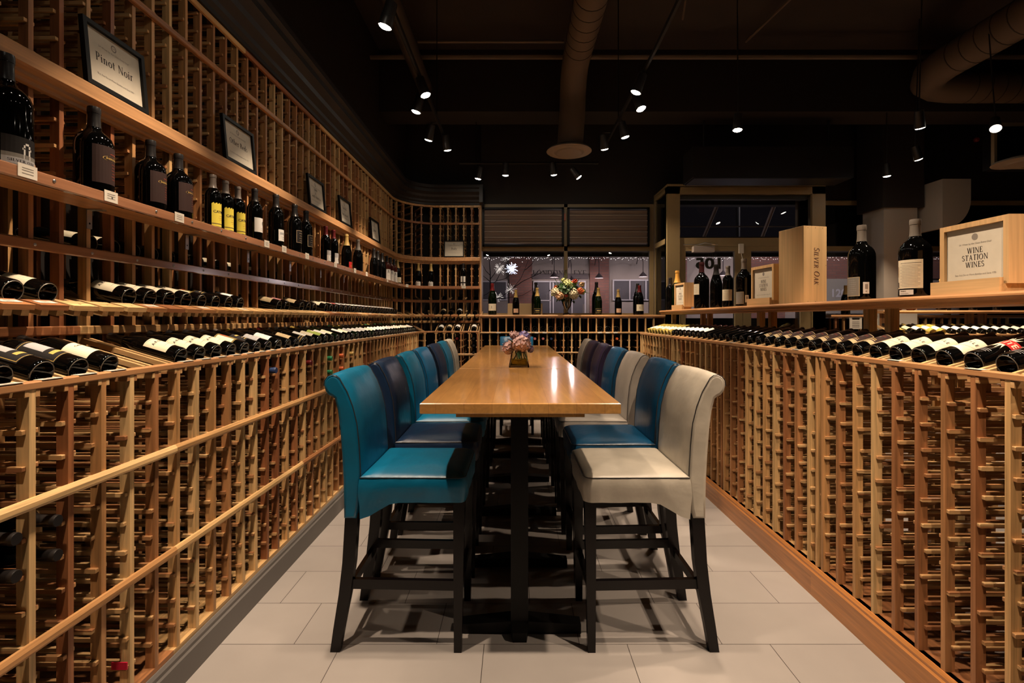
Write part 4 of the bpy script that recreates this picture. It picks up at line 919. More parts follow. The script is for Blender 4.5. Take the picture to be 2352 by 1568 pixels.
def fixture_meshes():
    h = MB(); h.lathe([(0, .15), (.030, .15), (.036, .145), (.040, .06), (.044, .0), (.042, -.004), (.038, .0), (.036, .012)], 20)
    l = MB(); l.ball((0, 0, -.003), .037, 0, 20, (1, 1, .30))
    a = MB(); a.box(-.006, .006, -.006, .006, 0, .19); a.box(-.02, .02, -.035, .035, .17, .20)
    return h.mesh_data('housing', 'fix'), l.mesh_data('lens', 'lens'), a.mesh_data('stem', 'fix')
FH, FL, FA = fixture_meshes()
def spotlight(x, y, tx, ty, pw, cone, label, z=LAMP_Z, tz=1.15, tx_=None, ty_=None, group='ceiling spotlights', watts=SPOT_W, track_z=TZ, big=1.0):
    root = thing('track_spotlight', label, 'spotlight', (x, y, z), 0, group)
    d = (Vector((tx, ty, tz)) - Vector((x, y, z))).normalized()
    q = d.to_track_quat('-Z', 'Y').to_euler()
    link('housing', FH, root, (0, 0, 0), tuple(q), (big,) * 3); link('lens', FL, root, (0, 0, 0), tuple(q), (big,) * 3)
    up = -d * .13
    b = MB(); b.tube([tuple(up), (up.x, up.y, .16), (((x if tx_ is None else tx_) - x), (up.y if ty_ is None else ty_ - y), track_z - z)], .006, 6); b.build('stem', 'fix', root)
    ld = bpy.data.lights.new('spot_beam', 'SPOT'); ld.energy = watts * pw; ld.color = WARM; ld.spot_size = R(cone); ld.spot_blend = .6; ld.shadow_soft_size = .025
    link('spot_beam', ld, root, tuple(d * .02), tuple(q))
    return root
side = ['over the near camera end', 'just above the table head', 'behind the picture top edge', 'biggest lamp in view at the upper left', 'unseen extra added to brighten the hydrangeas', 'fourth lamp out', 'fifth lamp out', 'sixth lamp out', 'farthest of all']
for i, (x, y, tx, ty, pw, cn) in enumerate(TRACK_L): spotlight(x, y, tx, ty, pw, cn, 'black spotlight on the left ceiling track, %s' % side[i], tx_=-.80 + .04 * (y + .5) / 6.1)
side = side[:2] + ['third from the camera'] + side[5:]
for i, (x, y, tx, ty, pw, cn) in enumerate(TRACK_R): spotlight(x, y, tx, ty, pw, cn, 'black spotlight on the right ceiling track, %s' % side[i], tx_=.94 + .08 * min(1, (y + .5) / 4.1))
for i, (x, y, tx, ty, pw, cn) in enumerate(TRACK_B): spotlight(x, y, tx, ty, pw, cn, 'black spotlight on the cross track before the windows, %s from the left' % ordw(i + 1), tz=1.5, ty_=6.27)
# lamps hung over the far side of the shop
def lampat(px, py, z): Y = F * (z - CAM_H) / (PY - py); return at(px, py, Y)
for px, py, z, tx, ty, pw, nm, rod in [(1694, 298, 3.1, 1.9, 4.4, .9, 'hanging on a long rod, left of the other rod lamps', True), (2113, 293, 3.1, 4.2, 5.0, 1.0, 'hanging on a long rod on the right', True), (2287, 295, 3.1, 3.2, 3.2, .9, 'at the far right edge by the vent', False),
                                (2110, 365, 3.1, 5.15, 5.55, 2.4, 'directly below the right rod lamp', False), (2037, 404, 3.1, 4.7, 6.15, .9, 'lowest of the lamps above the white column', False)]:
    x, y, z = lampat(px, py, z); spotlight(x, y, tx, ty, pw, 66, 'black spotlight %s' % nm, z=z, track_z=4.6 if px != 2287 else 3.995, group='spotlights beyond the island')
for x, y, tx, ty in [(2.6, 1.0, 1.95, 1.3), (2.7, 2.6, 1.95, 2.8)]:
    spotlight(x, y, tx, ty, 1.0, 66, 'black spotlight above the aisle behind the island, %s' % ('nearer one' if y < 2 else 'farther one'), track_z=4.6, group='spotlights beyond the island')

# ------------------------------------------------------------------ ducts, pipes, vents
def duct(name, pts, r, label, rings=True, m='duct', n=20):
    o = Vector(pts[0]); root = thing(name, label, 'air duct', pts[0])
    b = MB(); P_ = [tuple(Vector(p) - o) for p in pts]; b.tube(P_, r, n); b.build('duct_shell', m, root)
    if rings:
        b = MB()
        for a, c in zip(P_, P_[1:]):
            a, c = Vector(a), Vector(c); L_n = (c - a).length
            if L_n < .5: continue
            u_ = (c - a).normalized(); k = int(L_n / .16)
            for i in range(1, k):
                q = a + u_ * (.16 * i); b.tube([tuple(q - u_ * .004), tuple(q + u_ * .004)], r + .003, n)
        b.build('duct_seam', 'ductline', root); root.children[-1]['kind'] = 'stuff'
    return root
bend = [(.645, 5.2 + .38 * sin(t), 4.12 - .38 * (1 - cos(t))) for t in (0, .4, .8, 1.2, pi / 2)]
duct('round_duct', [(.66, 1.0, 4.12)] + bend + [(.62, 5.60, 3.33)], .145, 'round spiral air duct running overhead above the table and turning down')
b = MB(); b.lathe([(0, -.02), (.14, -.02), (.15, -.005), (.17, -.012), (.20, .0), (.245, -.008), (.255, .0), (.24, .02), (.145, .05)], 32)
tag(b.build('ceiling_diffuser', mat('diffuser_paint', (.26, .2, .15), .5), None, (.61, 5.62, 3.27)), 'round air diffuser hanging under the central duct end', 'air diffuser')
ub_ = [(4.55 - .0, 1.5, 4.05), (4.62, 5.3, 4.05), (4.70, 5.95, 4.04), (4.95, 6.25, 4.02), (5.3, 6.32, 4.02), (9.0, 6.32, 4.02)]
duct('round_duct', [(4.50, 1.5, 4.05), (4.50, 5.2, 4.05), (4.54, 5.42, 4.05), (4.66, 5.60, 4.05), (4.84, 5.70, 4.05), (5.05, 5.74, 4.05), (9.0, 5.74, 4.05)], .17, 'large round spiral duct with a U-bend at the upper right')
duct('round_duct', [(-1.07, .5, 4.12), (-1.07, 5.93, 4.12)], .085, 'slim round duct above the left ceiling track', rings=False, m='duct_dark')
duct('round_duct', [(5.6, 4.4, 4.1), (7.6, 4.4, 4.1)], .26, 'wide duct end hanging in the dark at the far upper right', rings=False)
for nm, pts, r, lab in [('sprinkler_pipe', [(-1.9, 5.6, 4.33), (8.5, 5.6, 4.33)], .03, 'long sprinkler pipe crossing the dark ceiling'),
                   ('sprinkler_pipe', [(-1.0, 5.1, 4.22), (.5, 5.1, 4.22)], .014, 'thin sprinkler branch pipe left of the central duct'),
                   ('conduit', [(1.3, 3.4, 4.45), (1.72, 5.1, 4.45)], .010, 'thin conduit slanting across the ceiling right of the central duct'),
                   ('conduit', [(3.0, 2.2, 4.5), (2.6, 5.6, 4.5)], .014, 'dark conduit on the ceiling over the island')]:
    o = Vector(pts[0]); b = MB(); b.tube([tuple(Vector(p) - o) for p in pts], r, 8); tag(b.build(nm, 'duct', None, pts[0]), lab, 'pipe')
x0, _, z1_ = at(2280, 283, 5.5); x1, _, z0_ = at(2420, 387, 5.5)
vt = thing('vent_grille', 'square louvred return-air grille at the right edge below the ceiling', 'vent', ((x0 + x1) / 2, 5.5, z0_)); o = vt.location
b = MB(); hx = (x1 - x0) / 2; hz = z1_ - z0_
for a in [(-hx, hx, 0, .03), (-hx, hx, hz - .03, hz), (-hx, -hx + .03, 0, hz), (hx - .03, hx, 0, hz)]: b.box(a[0], a[1], -.02, .02, a[2], a[3])
b.build('frame', mat('vent_frame_paint', (.30, .22, .13), .5), vt)
b = MB()
for i in range(22): b.box(-hx + .03, hx - .03, -.012, .008, .04 + i * (hz - .08) / 22, .04 + i * (hz - .08) / 22 + .008)
b.build('louvre_set', 'black', vt)
b = MB(); b.box(-hx, hx, .02, .12, 0, hz); b.build('box', 'black', vt)
b = MB(); b.lathe([(0, -.02), (.14, -.02), (.15, -.005), (.20, .0), (.255, .0), (.24, .02), (.145, .05)], 32)
tag(b.build('ceiling_diffuser', bpy.data.materials['diffuser_paint'], None, at(2350, 373, 5.2)), 'round air diffuser cut by the right picture edge', 'air diffuser')
# grey elbow duct over the far racks
x, y, z = at(2165, 478, 6.3); b = MB()
b.tube([(0, 0, .33), (.05, 0, .10), (.16, -.0, -.02), (.30, 0, -.04)], [.22, .22, .20, .18], 20)
eb = MB(); eb.lathe([(0, -.16), (.16, -.16), (.30, -.10), (.37, .0), (.39, .12), (.39, .6)], 28)
qp = [(0, .62), (0, 0)] + [(.02 + .34 * sin(t) , .36 - .36 * cos(t)) for t in [pi / 2 * k / 10 for k in range(11)]] + [(.36, .62)]
eb = MB(); eb.loft([[(a, y_, c_) for a, c_ in qp] for y_ in (.0, .06, .45)], 0, True, True)
tag(eb.build('duct_elbow', 'greywall', None, (x, y, at(0, 523, 6.3)[2])), 'big rounded grey duct elbow beside the white column', 'air duct')
b = MB(); x0, _, z0_ = at(1575, 420, 6.3); x1, _, z1_ = at(1930, 352, 6.3); b.box(0, x1 - x0, -.25, .10, 0, z1_ - z0_); b.box(.02, x1 - x0 - .02, -.24, .09, -.01, 0)
for q in (.2, x1 - x0 - .2): b.tube([(q, -.08, z1_ - z0_), (q, -.08, 4.6 - z0_)], .012, 6)
tag(b.build('air_curtain', 'fix', None, (x0, 6.3, z0_)), 'long black air unit above the glass entrance', 'air unit')
b = MB(); b.lathe([(0, 0), (.03, .0), (.035, .03), (.02, .05), (0, .05)], 16)
tag(b.build('fire_alarm', mat('red_alarm', (.35, .02, .01), .4), None, at(2240, 322, 7.298), (pi / 2, 0, 0)), 'small red alarm dome near the upper right vent', 'alarm')

# ------------------------------------------------------------------ tables
m_, nt_, bs_ = nodes('maple_table_boards'); N2 = nt_.nodes; K = nt_.links
tc2 = N2.new('ShaderNodeTexCoord'); mpb = N2.new('ShaderNodeMapping'); mpb.inputs['Rotation'].default_value = (0, 0, pi / 2); K.new(tc2.outputs['Object'], mpb.inputs[0])
bk = N2.new('ShaderNodeTexBrick'); bk.offset = .37; bk.inputs['Scale'].default_value = 1; bk.inputs['Mortar Size'].default_value = .0006; bk.inputs['Brick Width'].default_value = .9; bk.inputs['Row Height'].default_value = .105
bk.inputs['Color1'].default_value = (.70, .36, .11, 1); bk.inputs['Color2'].default_value = (.60, .29, .085, 1); bk.inputs['Mortar'].default_value = (.34, .16, .06, 1)
K.new(mpb.outputs[0], bk.inputs['Vector'])
mp2 = N2.new('ShaderNodeMapping'); mp2.inputs['Scale'].default_value = (22, 2.0, 20); K.new(tc2.outputs['Object'], mp2.inputs[0])
n2 = N2.new('ShaderNodeTexNoise'); n2.inputs['Scale'].default_value = 1; n2.inputs['Detail'].default_value = 5; n2.inputs['Distortion'].default_value = 2.2; K.new(mp2.outputs[0], n2.inputs['Vector'])
mr = N2.new('ShaderNodeMapRange'); mr.inputs[1].default_value = .3; mr.inputs[2].default_value = .7; mr.inputs[3].default_value = .84; mr.inputs[4].default_value = 1.1; K.new(n2.outputs[0], mr.inputs[0])
vm = N2.new('ShaderNodeVectorMath'); vm.operation = 'SCALE'; K.new(bk.outputs[0], vm.inputs[0]); K.new(mr.outputs[0], vm.inputs['Scale']); K.new(vm.outputs[0], bs_.inputs['Base Color'])
bs_.inputs['Roughness'].default_value = .28; bs_.inputs['Coat Weight'].default_value = .7; bs_.inputs['Coat Roughness'].default_value = .10
M['table'] = m_
TX = .0195; TT = CAM_H - (926 - PY) * 1.85 / F
def chamfer_slab(b, x0, x1, y0, y1, z0, z1, c=.003):
    ring = lambda i, z: [(x0 + i, y0 + i, z), (x1 - i, y0 + i, z), (x1 - i, y1 - i, z), (x0 + i, y1 - i, z)]
    b.loft([ring(c, z0), ring(0, z0 + c), ring(0, z1 - c), ring(c, z1)], 0, True, False)
for i, (y0, y1) in enumerate([(1.85, 3.147), (3.151, 4.597), (4.601, 5.88)]):
    root = thing('bar_table', ['maple bar-height table nearest the camera', 'middle one of the three butted maple bar tables with the hydrangea vase', 'maple bar-height table at the window end of the row'][i], 'table', (TX, (y0 + y1) / 2, 0), 0, 'bar tables in a row')
    h = (y1 - y0) / 2
    b = MB(); chamfer_slab(b, -.3745, .3745, -h, h, TT - .040, TT); b.build('tabletop', 'table', root)
    b = MB(); b.box(-.24, .24, -h + .004, h - .03, TT - .052, TT - .040); b.build('apron', 'table', root)
    for yy in (-h + .36, h - .36):
        b = MB(); b.box(-.038, .038, -.038, .038, .05, TT - .06); b.box(-.17, .17, -.17, .17, TT - .066, TT - .052)
        c = b.build('pedestal', 'black', root, (0, yy, 0))
        b = MB()
        for (dx, dy) in ((1, 0), (-1, 0), (0, 1), (0, -1)):
            q = .27 if dx else .09
            b.loft([[(dx * .03 - dy * .04, dy * .03 + dx * .04, 0.012), (dx * .03 + dy * .04, dy * .03 - dx * .04, 0.012), (dx * .03 + dy * .04, dy * .03 - dx * .04, .06), (dx * .03 - dy * .04, dy * .03 + dx * .04, .06)],
                    [(dx * q - dy * .03, dy * q + dx * .03, 0.0), (dx * q + dy * .03, dy * q - dx * .03, 0.0), (dx * q + dy * .03, dy * q - dx * .03, .04), (dx * q - dy * .03, dy * q + dx * .03, .04)]], 0, True, False)
        b.build('base_foot', 'black', c)

# ------------------------------------------------------------------ upholstered bar stools
def leather(name, col, rough=.36):
    m, nt, b = nodes(name); N = nt.nodes; K = nt.links
    tc = N.new('ShaderNodeTexCoord'); n = N.new('ShaderNodeTexNoise'); n.inputs['Scale'].default_value = 9; n.inputs['Detail'].default_value = 3; K.new(tc.outputs['Object'], n.inputs['Vector'])
    n2 = N.new('ShaderNodeTexNoise'); n2.inputs['Scale'].default_value = 240; K.new(tc.outputs['Object'], n2.inputs['Vector'])
    a = N.new('ShaderNodeMath'); a.operation = 'MULTIPLY_ADD'; a.inputs[1].default_value = .035; K.new(n2.outputs[0], a.inputs[0]); K.new(n.outputs[0], a.inputs[2])
    bp = N.new('ShaderNodeBump'); bp.inputs['Strength'].default_value = .35; bp.inputs['Distance'].default_value = .012; K.new(a.outputs[0], bp.inputs['Height']); K.new(bp.outputs[0], b.inputs['Normal'])
    r = N.new('ShaderNodeMapRange'); r.inputs[1].default_value = .3; r.inputs[2].default_value = .7; r.inputs[3].default_value = .88; r.inputs[4].default_value = 1.08; K.new(n.outputs[0], r.inputs[0])
    v = N.new('ShaderNodeVectorMath'); v.operation = 'SCALE'; v.inputs[0].default_value = col; K.new(r.outputs[0], v.inputs['Scale']); K.new(v.outputs[0], b.inputs['Base Color'])
    b.inputs['Roughness'].default_value = rough; b.inputs['Specular IOR Level'].default_value = .5
    return m
LE = {'teal': leather('teal_leather', (.002, .150, .29)), 'navy': leather('navy_leather', (.007, .022, .060), .32), 'petrol': leather('petrol_blue_leather', (.003, .055, .13), .32), 'cream': leather('cream_leather', (.54, .49, .41)),
      'taupe': leather('taupe_leather', (.36, .32, .28)), 'purple': leather('dark_purple_leather', (.030, .022, .060), .32), 'ocean': leather('ocean_blue_leather', (.003, .10, .23), .34)}
M['seam'] = mat('dark_seam', (.02, .018, .02), .6); M['stitch'] = mat('stitching', (.28, .24, .2), .6)
# side profile of the back, local x away from the table (0 = stool centre), z up
XO = .55
def lx(w): return w - XO
front = [(.722, .60), (.712, .70), (.713, .76), (.719, .86), (.728, .95), (.745, 1.02), (.768, 1.080), (.790, 1.118)]
roll = [(.800, 1.136), (.815, 1.148), (.834, 1.151), (.852, 1.143), (.8645, 1.126), (.8675, 1.104), (.862, 1.082), (.850, 1.066), (.837, 1.059)]
rear = [(.824, 1.050), (.811, 1.00), (.802, .93), (.794, .83), (.788, .72), (.786, .64), (.785, .556)]
bprof = [(lx(x), z) for x, z in front + roll + rear] + [(lx(.735), .556)]
def inset(prof, e):
    n = len(prof); out = []
    for i in range(n):
        (x0, z0), (x1, z1), (x2, z2) = prof[i - 1], prof[i], prof[(i + 1) % n]
        d1 = Vector((x1 - x0, z1 - z0)).normalized(); d2 = Vector((x2 - x1, z2 - z1)).normalized(); d = (d1 + d2).normalized()
        nrm = Vector((d.y, -d.x)); out.append((x1 + nrm.x * e, z1 + nrm.y * e))
    return out
HW = .215
def back_mesh():
    m = MB(); rings = []
    for y, e in [(-HW, .014), (-HW + .003, .006), (-HW + .010, .0), (-HW * .5, -.004), (0, -.006), (HW * .5, -.004), (HW - .010, 0), (HW - .003, .006), (HW, .014)]:
        pr = inset(bprof, e) if e else bprof; rings.append([(x, y, z) for x, z in pr])
    m.loft(rings, 0, True, True); return m
def seat_outline(nx=10, ny=8):
    x0, x1, r = lx(.283), lx(.716), .03; pts = []
    for cx, cy, a0 in ((x1, HW - .0, None),):
        pass
    P_ = []
    def line(a, b_, n): return [(a[0] + (b_[0] - a[0]) * i / n, a[1] + (b_[1] - a[1]) * i / n) for i in range(n)]
    w = HW + .004
    c = [(x0 + r, -w), (x1, -w), (x1, w), (x0 + r, w), (x0, w - r), (x0, -w + r)]
    P_ += line(c[0], c[1], nx) + line(c[1], c[2], ny) + line(c[2], c[3], nx)
    P_ += [(x0 + r - r * sin(t), w - r + r * cos(t)) for t in (0, .5, 1.05)]
    P_ += line(c[4], c[5], ny) + [(x0 + r - r * cos(t), -w + r - r * sin(t)) for t in (0, .5, 1.05)]
    return P_
def seat_mesh():
    o = seat_outline(); m = MB(); cx = (lx(.283) + lx(.716)) / 2
    rng = random.Random(3)
    def zb(x):
        t = (x - lx(.56)) / (lx(.722) - lx(.56)); t = max(0, min(1, t)); return .626 - .070 * t * t * (3 - 2 * t)
    rings = []
    for f, z in ((.02, .763), (.30, .762), (.55, .758), (.75, .7515), (.88, .7435), (.955, .7355), (.99, .7295)): rings.append([(cx + (x - cx) * f, y * f, z) for x, y in o])
    rings.append([(x, y, .7265) for x, y in o])
    for k, (q, bul) in enumerate(((.15, .006), (.4, .009), (.7, .003), (1.0, .001))):
        rg = []
        for i, (x, y) in enumerate(o):
            z = .7265 + (zb(x) - .7265) * q; w = bul + .002 * sin(i * 1.9 + k)
            L_ = math.hypot(x - cx, y) or 1; rg.append((x + (x - cx) / L_ * w, y + y / L_ * w, z))
        rings.append(rg)
    rings.append([(cx + (x - cx) * .97, y * .97, zb(x) + .002) for x, y in o]); rings.append([(cx + (x - cx) * .96, y * .96, .66) for x, y in o])
    rings = [list(reversed(r)) for r in rings]
    m.loft(rings, 0, True, True); return m
def seam_mesh():
    m = MB(); o = seat_outline()
    for sgn in (-1, 1): pass
    pts = [(x, y, .7275) for x, y in o if x < lx(.715)]
    k = next(i for i in range(len(o)) if o[i][0] >= lx(.715)); k2 = len(o) - 1 - next(i for i in range(len(o)) if o[::-1][i][0] >= lx(.715))
    loop = [(x, y) for x, y in o[k2:] + o[:k + 1]]
    m.tube([(x * 1.004, y * 1.006, .7275) for x, y in loop], .0016, 6); return m
def back_seam_mesh(sgn):
    m = MB()
    if 1:
        y = sgn * (HW - .001); pr = inset(bprof, .0015)
        m.tube([(pr[i][0], y, pr[i][1]) for i in range(1, len(front) + 6)], .0020, 6)
    return m
def leg_f(sy):
    m = MB(); rings = []
    for z, x0, x1, w in ((0, .299, .331, .030), (.35, .292, .333, .034), (.66, .285, .334, .040)):
        y = sy * (HW - .012 - w / 2 - (0 if z else .0)); rings.append([(lx(x0), y - w / 2, z), (lx(x1), y - w / 2, z), (lx(x1), y + w / 2, z), (lx(x0), y + w / 2, z)])
    m.loft(rings, 0, True, False); return m
def leg_r(sy):
    m = MB(); rings = []
    for z, x0, x1, w in ((0, .804, .844, .032), (.10, .787, .830, .034), (.24, .760, .808, .036), (.37, .742, .793, .038), (.56, .730, .782, .040), (.64, .728, .780, .040)):
        y = sy * (HW - .010 - w / 2); rings.append([(lx(x0), y - w / 2, z), (lx(x1), y - w / 2, z), (lx(x1), y + w / 2, z), (lx(x0), y + w / 2, z)])
    m.loft(rings, 0, True, False); return m
def bar(p, q, w, h):
    m = MB(); p, q = Vector(p), Vector(q); d = (q - p).normalized(); s_ = d.cross(Vector((0, 0, 1))).normalized() * w / 2; u_ = Vector((0, 0, h / 2))
    m.loft([[tuple(c - s_ - u_), tuple(c + s_ - u_), tuple(c + s_ + u_), tuple(c - s_ + u_)] for c in (p, q)], 0, True, False); return m
CM = {}
def stool(colr, x, y, rz, label, tilt=0.0):
    root = thing('bar_stool', label, 'bar stool', (x, y, 0), rz, 'upholstered bar stools around the long table')
    if not CM:
        CM['seam'] = seam_mesh().mesh_data('seam', 'seam'); CM['bseam'] = [back_seam_mesh(s).mesh_data('seam', 'seam') for s in (-1, 1)]
        CM['lf'] = [leg_f(s).mesh_data('leg', 'legs') for s in (-1, 1)]; CM['lr'] = [leg_r(s).mesh_data('leg', 'legs') for s in (-1, 1)]
        yy = HW - .030
        CM['st'] = [bar((lx(.32), s * yy, .272), (lx(.770), s * yy, .278), .020, .040).mesh_data('stretcher', 'legs') for s in (-1, 1)]
        CM['st'] += [bar((lx(.318), -yy, .235), (lx(.318), yy, .235), .020, .036).mesh_data('stretcher', 'legs'), bar((lx(.785), -yy, .235), (lx(.785), yy, .235), .020, .036).mesh_data('stretcher', 'legs')]
    if colr not in CM: CM[colr] = (back_mesh().mesh_data('backrest', LE[colr], 50), seat_mesh().mesh_data('seat', LE[colr], 50))
    bk_, st_ = CM[colr]
    o = link('backrest', bk_, root); [link('seam', q, o) for q in CM['bseam']]
    o = link('seat', st_, root); link('seam', CM['seam'], o)
    for l in CM['lf'] + CM['lr']: link('leg', l, root)
    for s_ in CM['st']: link('stretcher', s_, root)
    return root
PL = ['nearest the camera', 'second', 'third', 'fourth', 'fifth', 'sixth', 'farthest']
CN = {'teal': 'bright teal', 'navy': 'dark navy', 'petrol': 'petrol blue', 'cream': 'cream', 'taupe': 'taupe grey', 'purple': 'dark purple', 'ocean': 'medium blue'}
rnd = random.Random(2)
for i, (c, yn) in enumerate(zip(['teal', 'navy', 'teal', 'ocean', 'navy', 'teal', 'cream'], [2.045, 2.63, 3.165, 3.68, 4.27, 4.80, 5.30])):
    stool(c, -.47, yn + HW, pi + (rnd.uniform(-.02, .02) if i else -.01), '%s leather bar stool on the left of the table, %s' % (CN[c], PL[i] if i in (0, 6) else PL[i] + ' from the camera'))
for i, (c, yn) in enumerate(zip(['cream', 'petrol', 'taupe', 'petrol', 'purple', 'purple', 'taupe'], [2.045, 2.58, 3.165, 3.71, 4.35, 4.90, 5.40])):
    stool(c, .55 + (.0 if i != 1 else .01), yn + HW, (rnd.uniform(-.02, .02) if i else .01), '%s leather bar stool on the right of the table, %s' % (CN[c], PL[i] if i in (0, 6) else PL[i] + ' from the camera'))
stool('ocean', .02, 6.17, pi / 2, 'blue leather bar stool at the window end of the table, behind the hydrangeas')

# ------------------------------------------------------------------ flowers
M['leaf'] = mat('green_leaf', (.03, .075, .02), .45); M['leafy'] = mat('yellow_green_leaf', (.30, .34, .06), .5); M['stemg'] = mat('green_stem', (.05, .09, .03), .5)
M['petal_pink'] = mat('pink_petal', (.92, .58, .56), .6, noise=.25, nscale=60); M['petal_blue'] = mat('violet_petal', (.34, .28, .62), .6, noise=.3, nscale=60)
M['petal_cream'] = mat('cream_petal', (.80, .70, .46), .6, noise=.15, nscale=60); M['petal_peach'] = mat('peach_petal', (.78, .46, .26), .6, noise=.2, nscale=60); M['petal_orange'] = mat('orange_petal', (.72, .15, .04), .6, noise=.2, nscale=60)
M['petal_lime'] = mat('lime_petal', (.52, .55, .20), .6, noise=.2, nscale=60); M['berry'] = mat('red_berry', (.45, .06, .03), .4)
def floret(m, c, n, s, rng, mi=0, petals=4):
    n = Vector(n).normalized(); a = n.cross(Vector((rng.random(), rng.random(), rng.random() + .1))).normalized(); b_ = n.cross(a); t0 = rng.random() * 6
    for k in range(petals):
        t = t0 + 2 * pi * k / petals; d = a * cos(t) + b_ * sin(t); w_ = n.cross(d) * s * .52; c = Vector(c)
        m.mesh([tuple(c), tuple(c + d * s * .55 + w_ + n * s * .12), tuple(c + d * s * 1.0 + w_ * .55 + n * s * .30), tuple(c + d * s * 1.08 + n * s * .22), tuple(c + d * s * 1.0 - w_ * .55 + n * s * .30), tuple(c + d * s * .55 - w_ + n * s * .12), tuple(c + d * s * .6 - n * s * .02)],
               [(0, 6, 1), (6, 2, 1), (6, 3, 2), (6, 4, 3), (6, 5, 4), (0, 5, 6)], mi, True)
def hydrangea(name, m_, c, r, parent, n=60, s=.013, sq=1.0, seed=1):
    rng = random.Random(seed); m = MB(); m.ball((0, 0, 0), r * .72, 0, 10, (1, 1, sq))
    for i in range(n):
        z = 1 - 2 * (i + .5) / n; t = i * 2.39996; q = math.sqrt(1 - z * z); d = Vector((q * cos(t), q * sin(t), z))
        p = Vector((d.x, d.y, d.z * sq)) * r * rng.uniform(.85, 1.02); floret(m, p, d + Vector((rng.uniform(-.3, .3), rng.uniform(-.3, .3), rng.uniform(-.3, .3))), s * rng.uniform(.85, 1.15), rng)
    return m.build(name, m_, parent, c, sharp=80)
def leaf(name, p, q, w_, parent, m_='leaf', droop=.02):
    m = MB(); p, q = Vector(p), Vector(q); d = (q - p); s_ = d.cross(Vector((0, 0, 1))).normalized() * w_; n = 6; vs = []; fs = []
    for i in range(n + 1):
        t = i / n; c = p.lerp(q, t) + Vector((0, 0, -droop * t * t)); ww = s_ * sin(pi * min(1, t * .96 + .02)) * (1.15 - .5 * t); vs += [tuple(c - ww), tuple(c + Vector((0, 0, -w_ * .15))), tuple(c + ww)]
    for i in range(n):
        a = i * 3; fs += [(a, a + 1, a + 4, a + 3), (a + 1, a + 2, a + 5, a + 4)]
    m.mesh(vs, fs, 0, True); return m.build(name, m_, parent)
VY = 3.26; vx, _, _ = at(1192, 0, VY)
fv = thing('flower_vase', 'small tapered glass vase with amber water and pink hydrangeas on the middle table', 'vase of flowers', (vx, VY, TT))
def ring4(h_, z, c=.006): return [(-h_ + c, -h_, z), (h_ - c, -h_, z), (h_, -h_ + c, z), (h_, h_ - c, z), (h_ - c, h_, z), (-h_ + c, h_, z), (-h_, h_ - c, z), (-h_, -h_ + c, z)]
b = MB(); b.loft([ring4(.001, .0005), ring4(.064, .0005), ring4(.066, .006), ring4(.050, .100)], 0, False, False); b.loft([ring4(.046, .100), ring4(.060, .012), ring4(.001, .012)], 0, False, False)
b.loft([ring4(.050, .100), ring4(.046, .100)], 0, False, False); b.build('vase_glass', 'vase', fv)
b = MB(); b.loft([ring4(.058, .014), ring4(.0525, .052)], 0, True, False); b.build('water', 'water', fv)
hydrangea('hydrangea_bloom', 'petal_pink', (.012, -.02, .150), .062, fv, 70, .017, .8, 1)
hydrangea('hydrangea_bloom', 'petal_pink', (-.070, .0, .125), .036, fv, 34, .015, 1.1, 2)
hydrangea('hydrangea_bloom', 'petal_pink', (-.030, .02, .205), .030, fv, 30, .013, .8, 3)
hydrangea('hydrangea_bloom', 'petal_blue', (.030, .04, .190), .046, fv, 44, .014, .9, 4)
hydrangea('hydrangea_bloom', 'petal_blue', (.076, .015, .115), .018, fv, 18, .010, 1.2, 5)
leaf('leaf', (-.03, -.03, .15), (-.075, -.05, .205), .022, fv); leaf('leaf', (0, -.05, .11), (.0, -.07, .075), .016, fv); leaf('leaf', (.03, -.05, .10), (.055, -.07, .065), .010, fv)
for (a, q) in [((-.05, -.01, .02), (.01, 0, .13)), ((.0, .0, .02), (-.03, .01, .12)), ((.02, -.02, .03), (.012, 0, .13)), ((.045, .01, .02), (.02, 0, .12)), ((.01, -.03, .018), (.0, 0, .12))]:
    b = MB(); b.tube([a, q], .0032, 6); b.build('stem', 'stemg', fv)
# bouquet on the window sill
BY = 6.80; bx, _, _ = at(1302, 0, BY); S = BY / F
bq = thing('flower_bouquet', 'large bouquet of cream and orange blooms in a footed glass urn on the window sill', 'vase of flowers', (bx, BY, ZW))
b = MB(); b.lathe([(0, .004), (.055, .004), (.058, .012), (.020, .03), (.014, .055), (.03, .08), (.055, .12), (.075, .20), (.085, .245), (.082, .245), (.07, .20), (.05, .125), (.02, .085), (0, .08)], 24); b.build('vase_glass', 'vase', bq)
b = MB(); b.lathe([(0, .088), (.02, .09), (.046, .13), (.066, .20), (0, .20)], 20); b.build('water', mat('dark_green_water', (.03, .035, .01), .2), bq)
def bp_(px, py, dy=0.0): return ((px - 1302) * S, dy, (722.5 - py) * S)
for i, (px, py, r, m_, dy, n, s) in enumerate([(1275, 671, 9, 'petal_cream', -.05, 40, .018), (1284, 679, 7.5, 'petal_peach', -.10, 30, .022), (1316, 675, 11, 'petal_cream', -.09, 52, .018), (1303, 655, 11, 'petal_lime', -.04, 46, .019), (1303, 648, 7, 'petal_cream', .0, 24, .02),
        (1331, 668, 6, 'petal_orange', -.08, 26, .022), (1291, 665, 5.5, 'petal_orange', -.03, 20, .02), (1278, 660, 4.5, 'petal_orange', .03, 16, .02), (1310, 650, 5, 'petal_orange', .0, 18, .02), (1322, 645, 5, 'berry', .05, 18, .018), (1338, 668, 6, 'petal_lime', .02, 20, .02),
        (1295, 643, 4.5, 'petal_lime', .04, 16, .018), (1337, 652, 5, 'petal_peach', .04, 16, .02), (1299, 678, 3.5, 'berry', -.10, 14, .016)]):
    hydrangea('bloom', m_, bp_(px, py, dy), r * S * 1.12, bq, int(n * 1.6), s * .78, 1.0, 20 + i)
rg = random.Random(9)
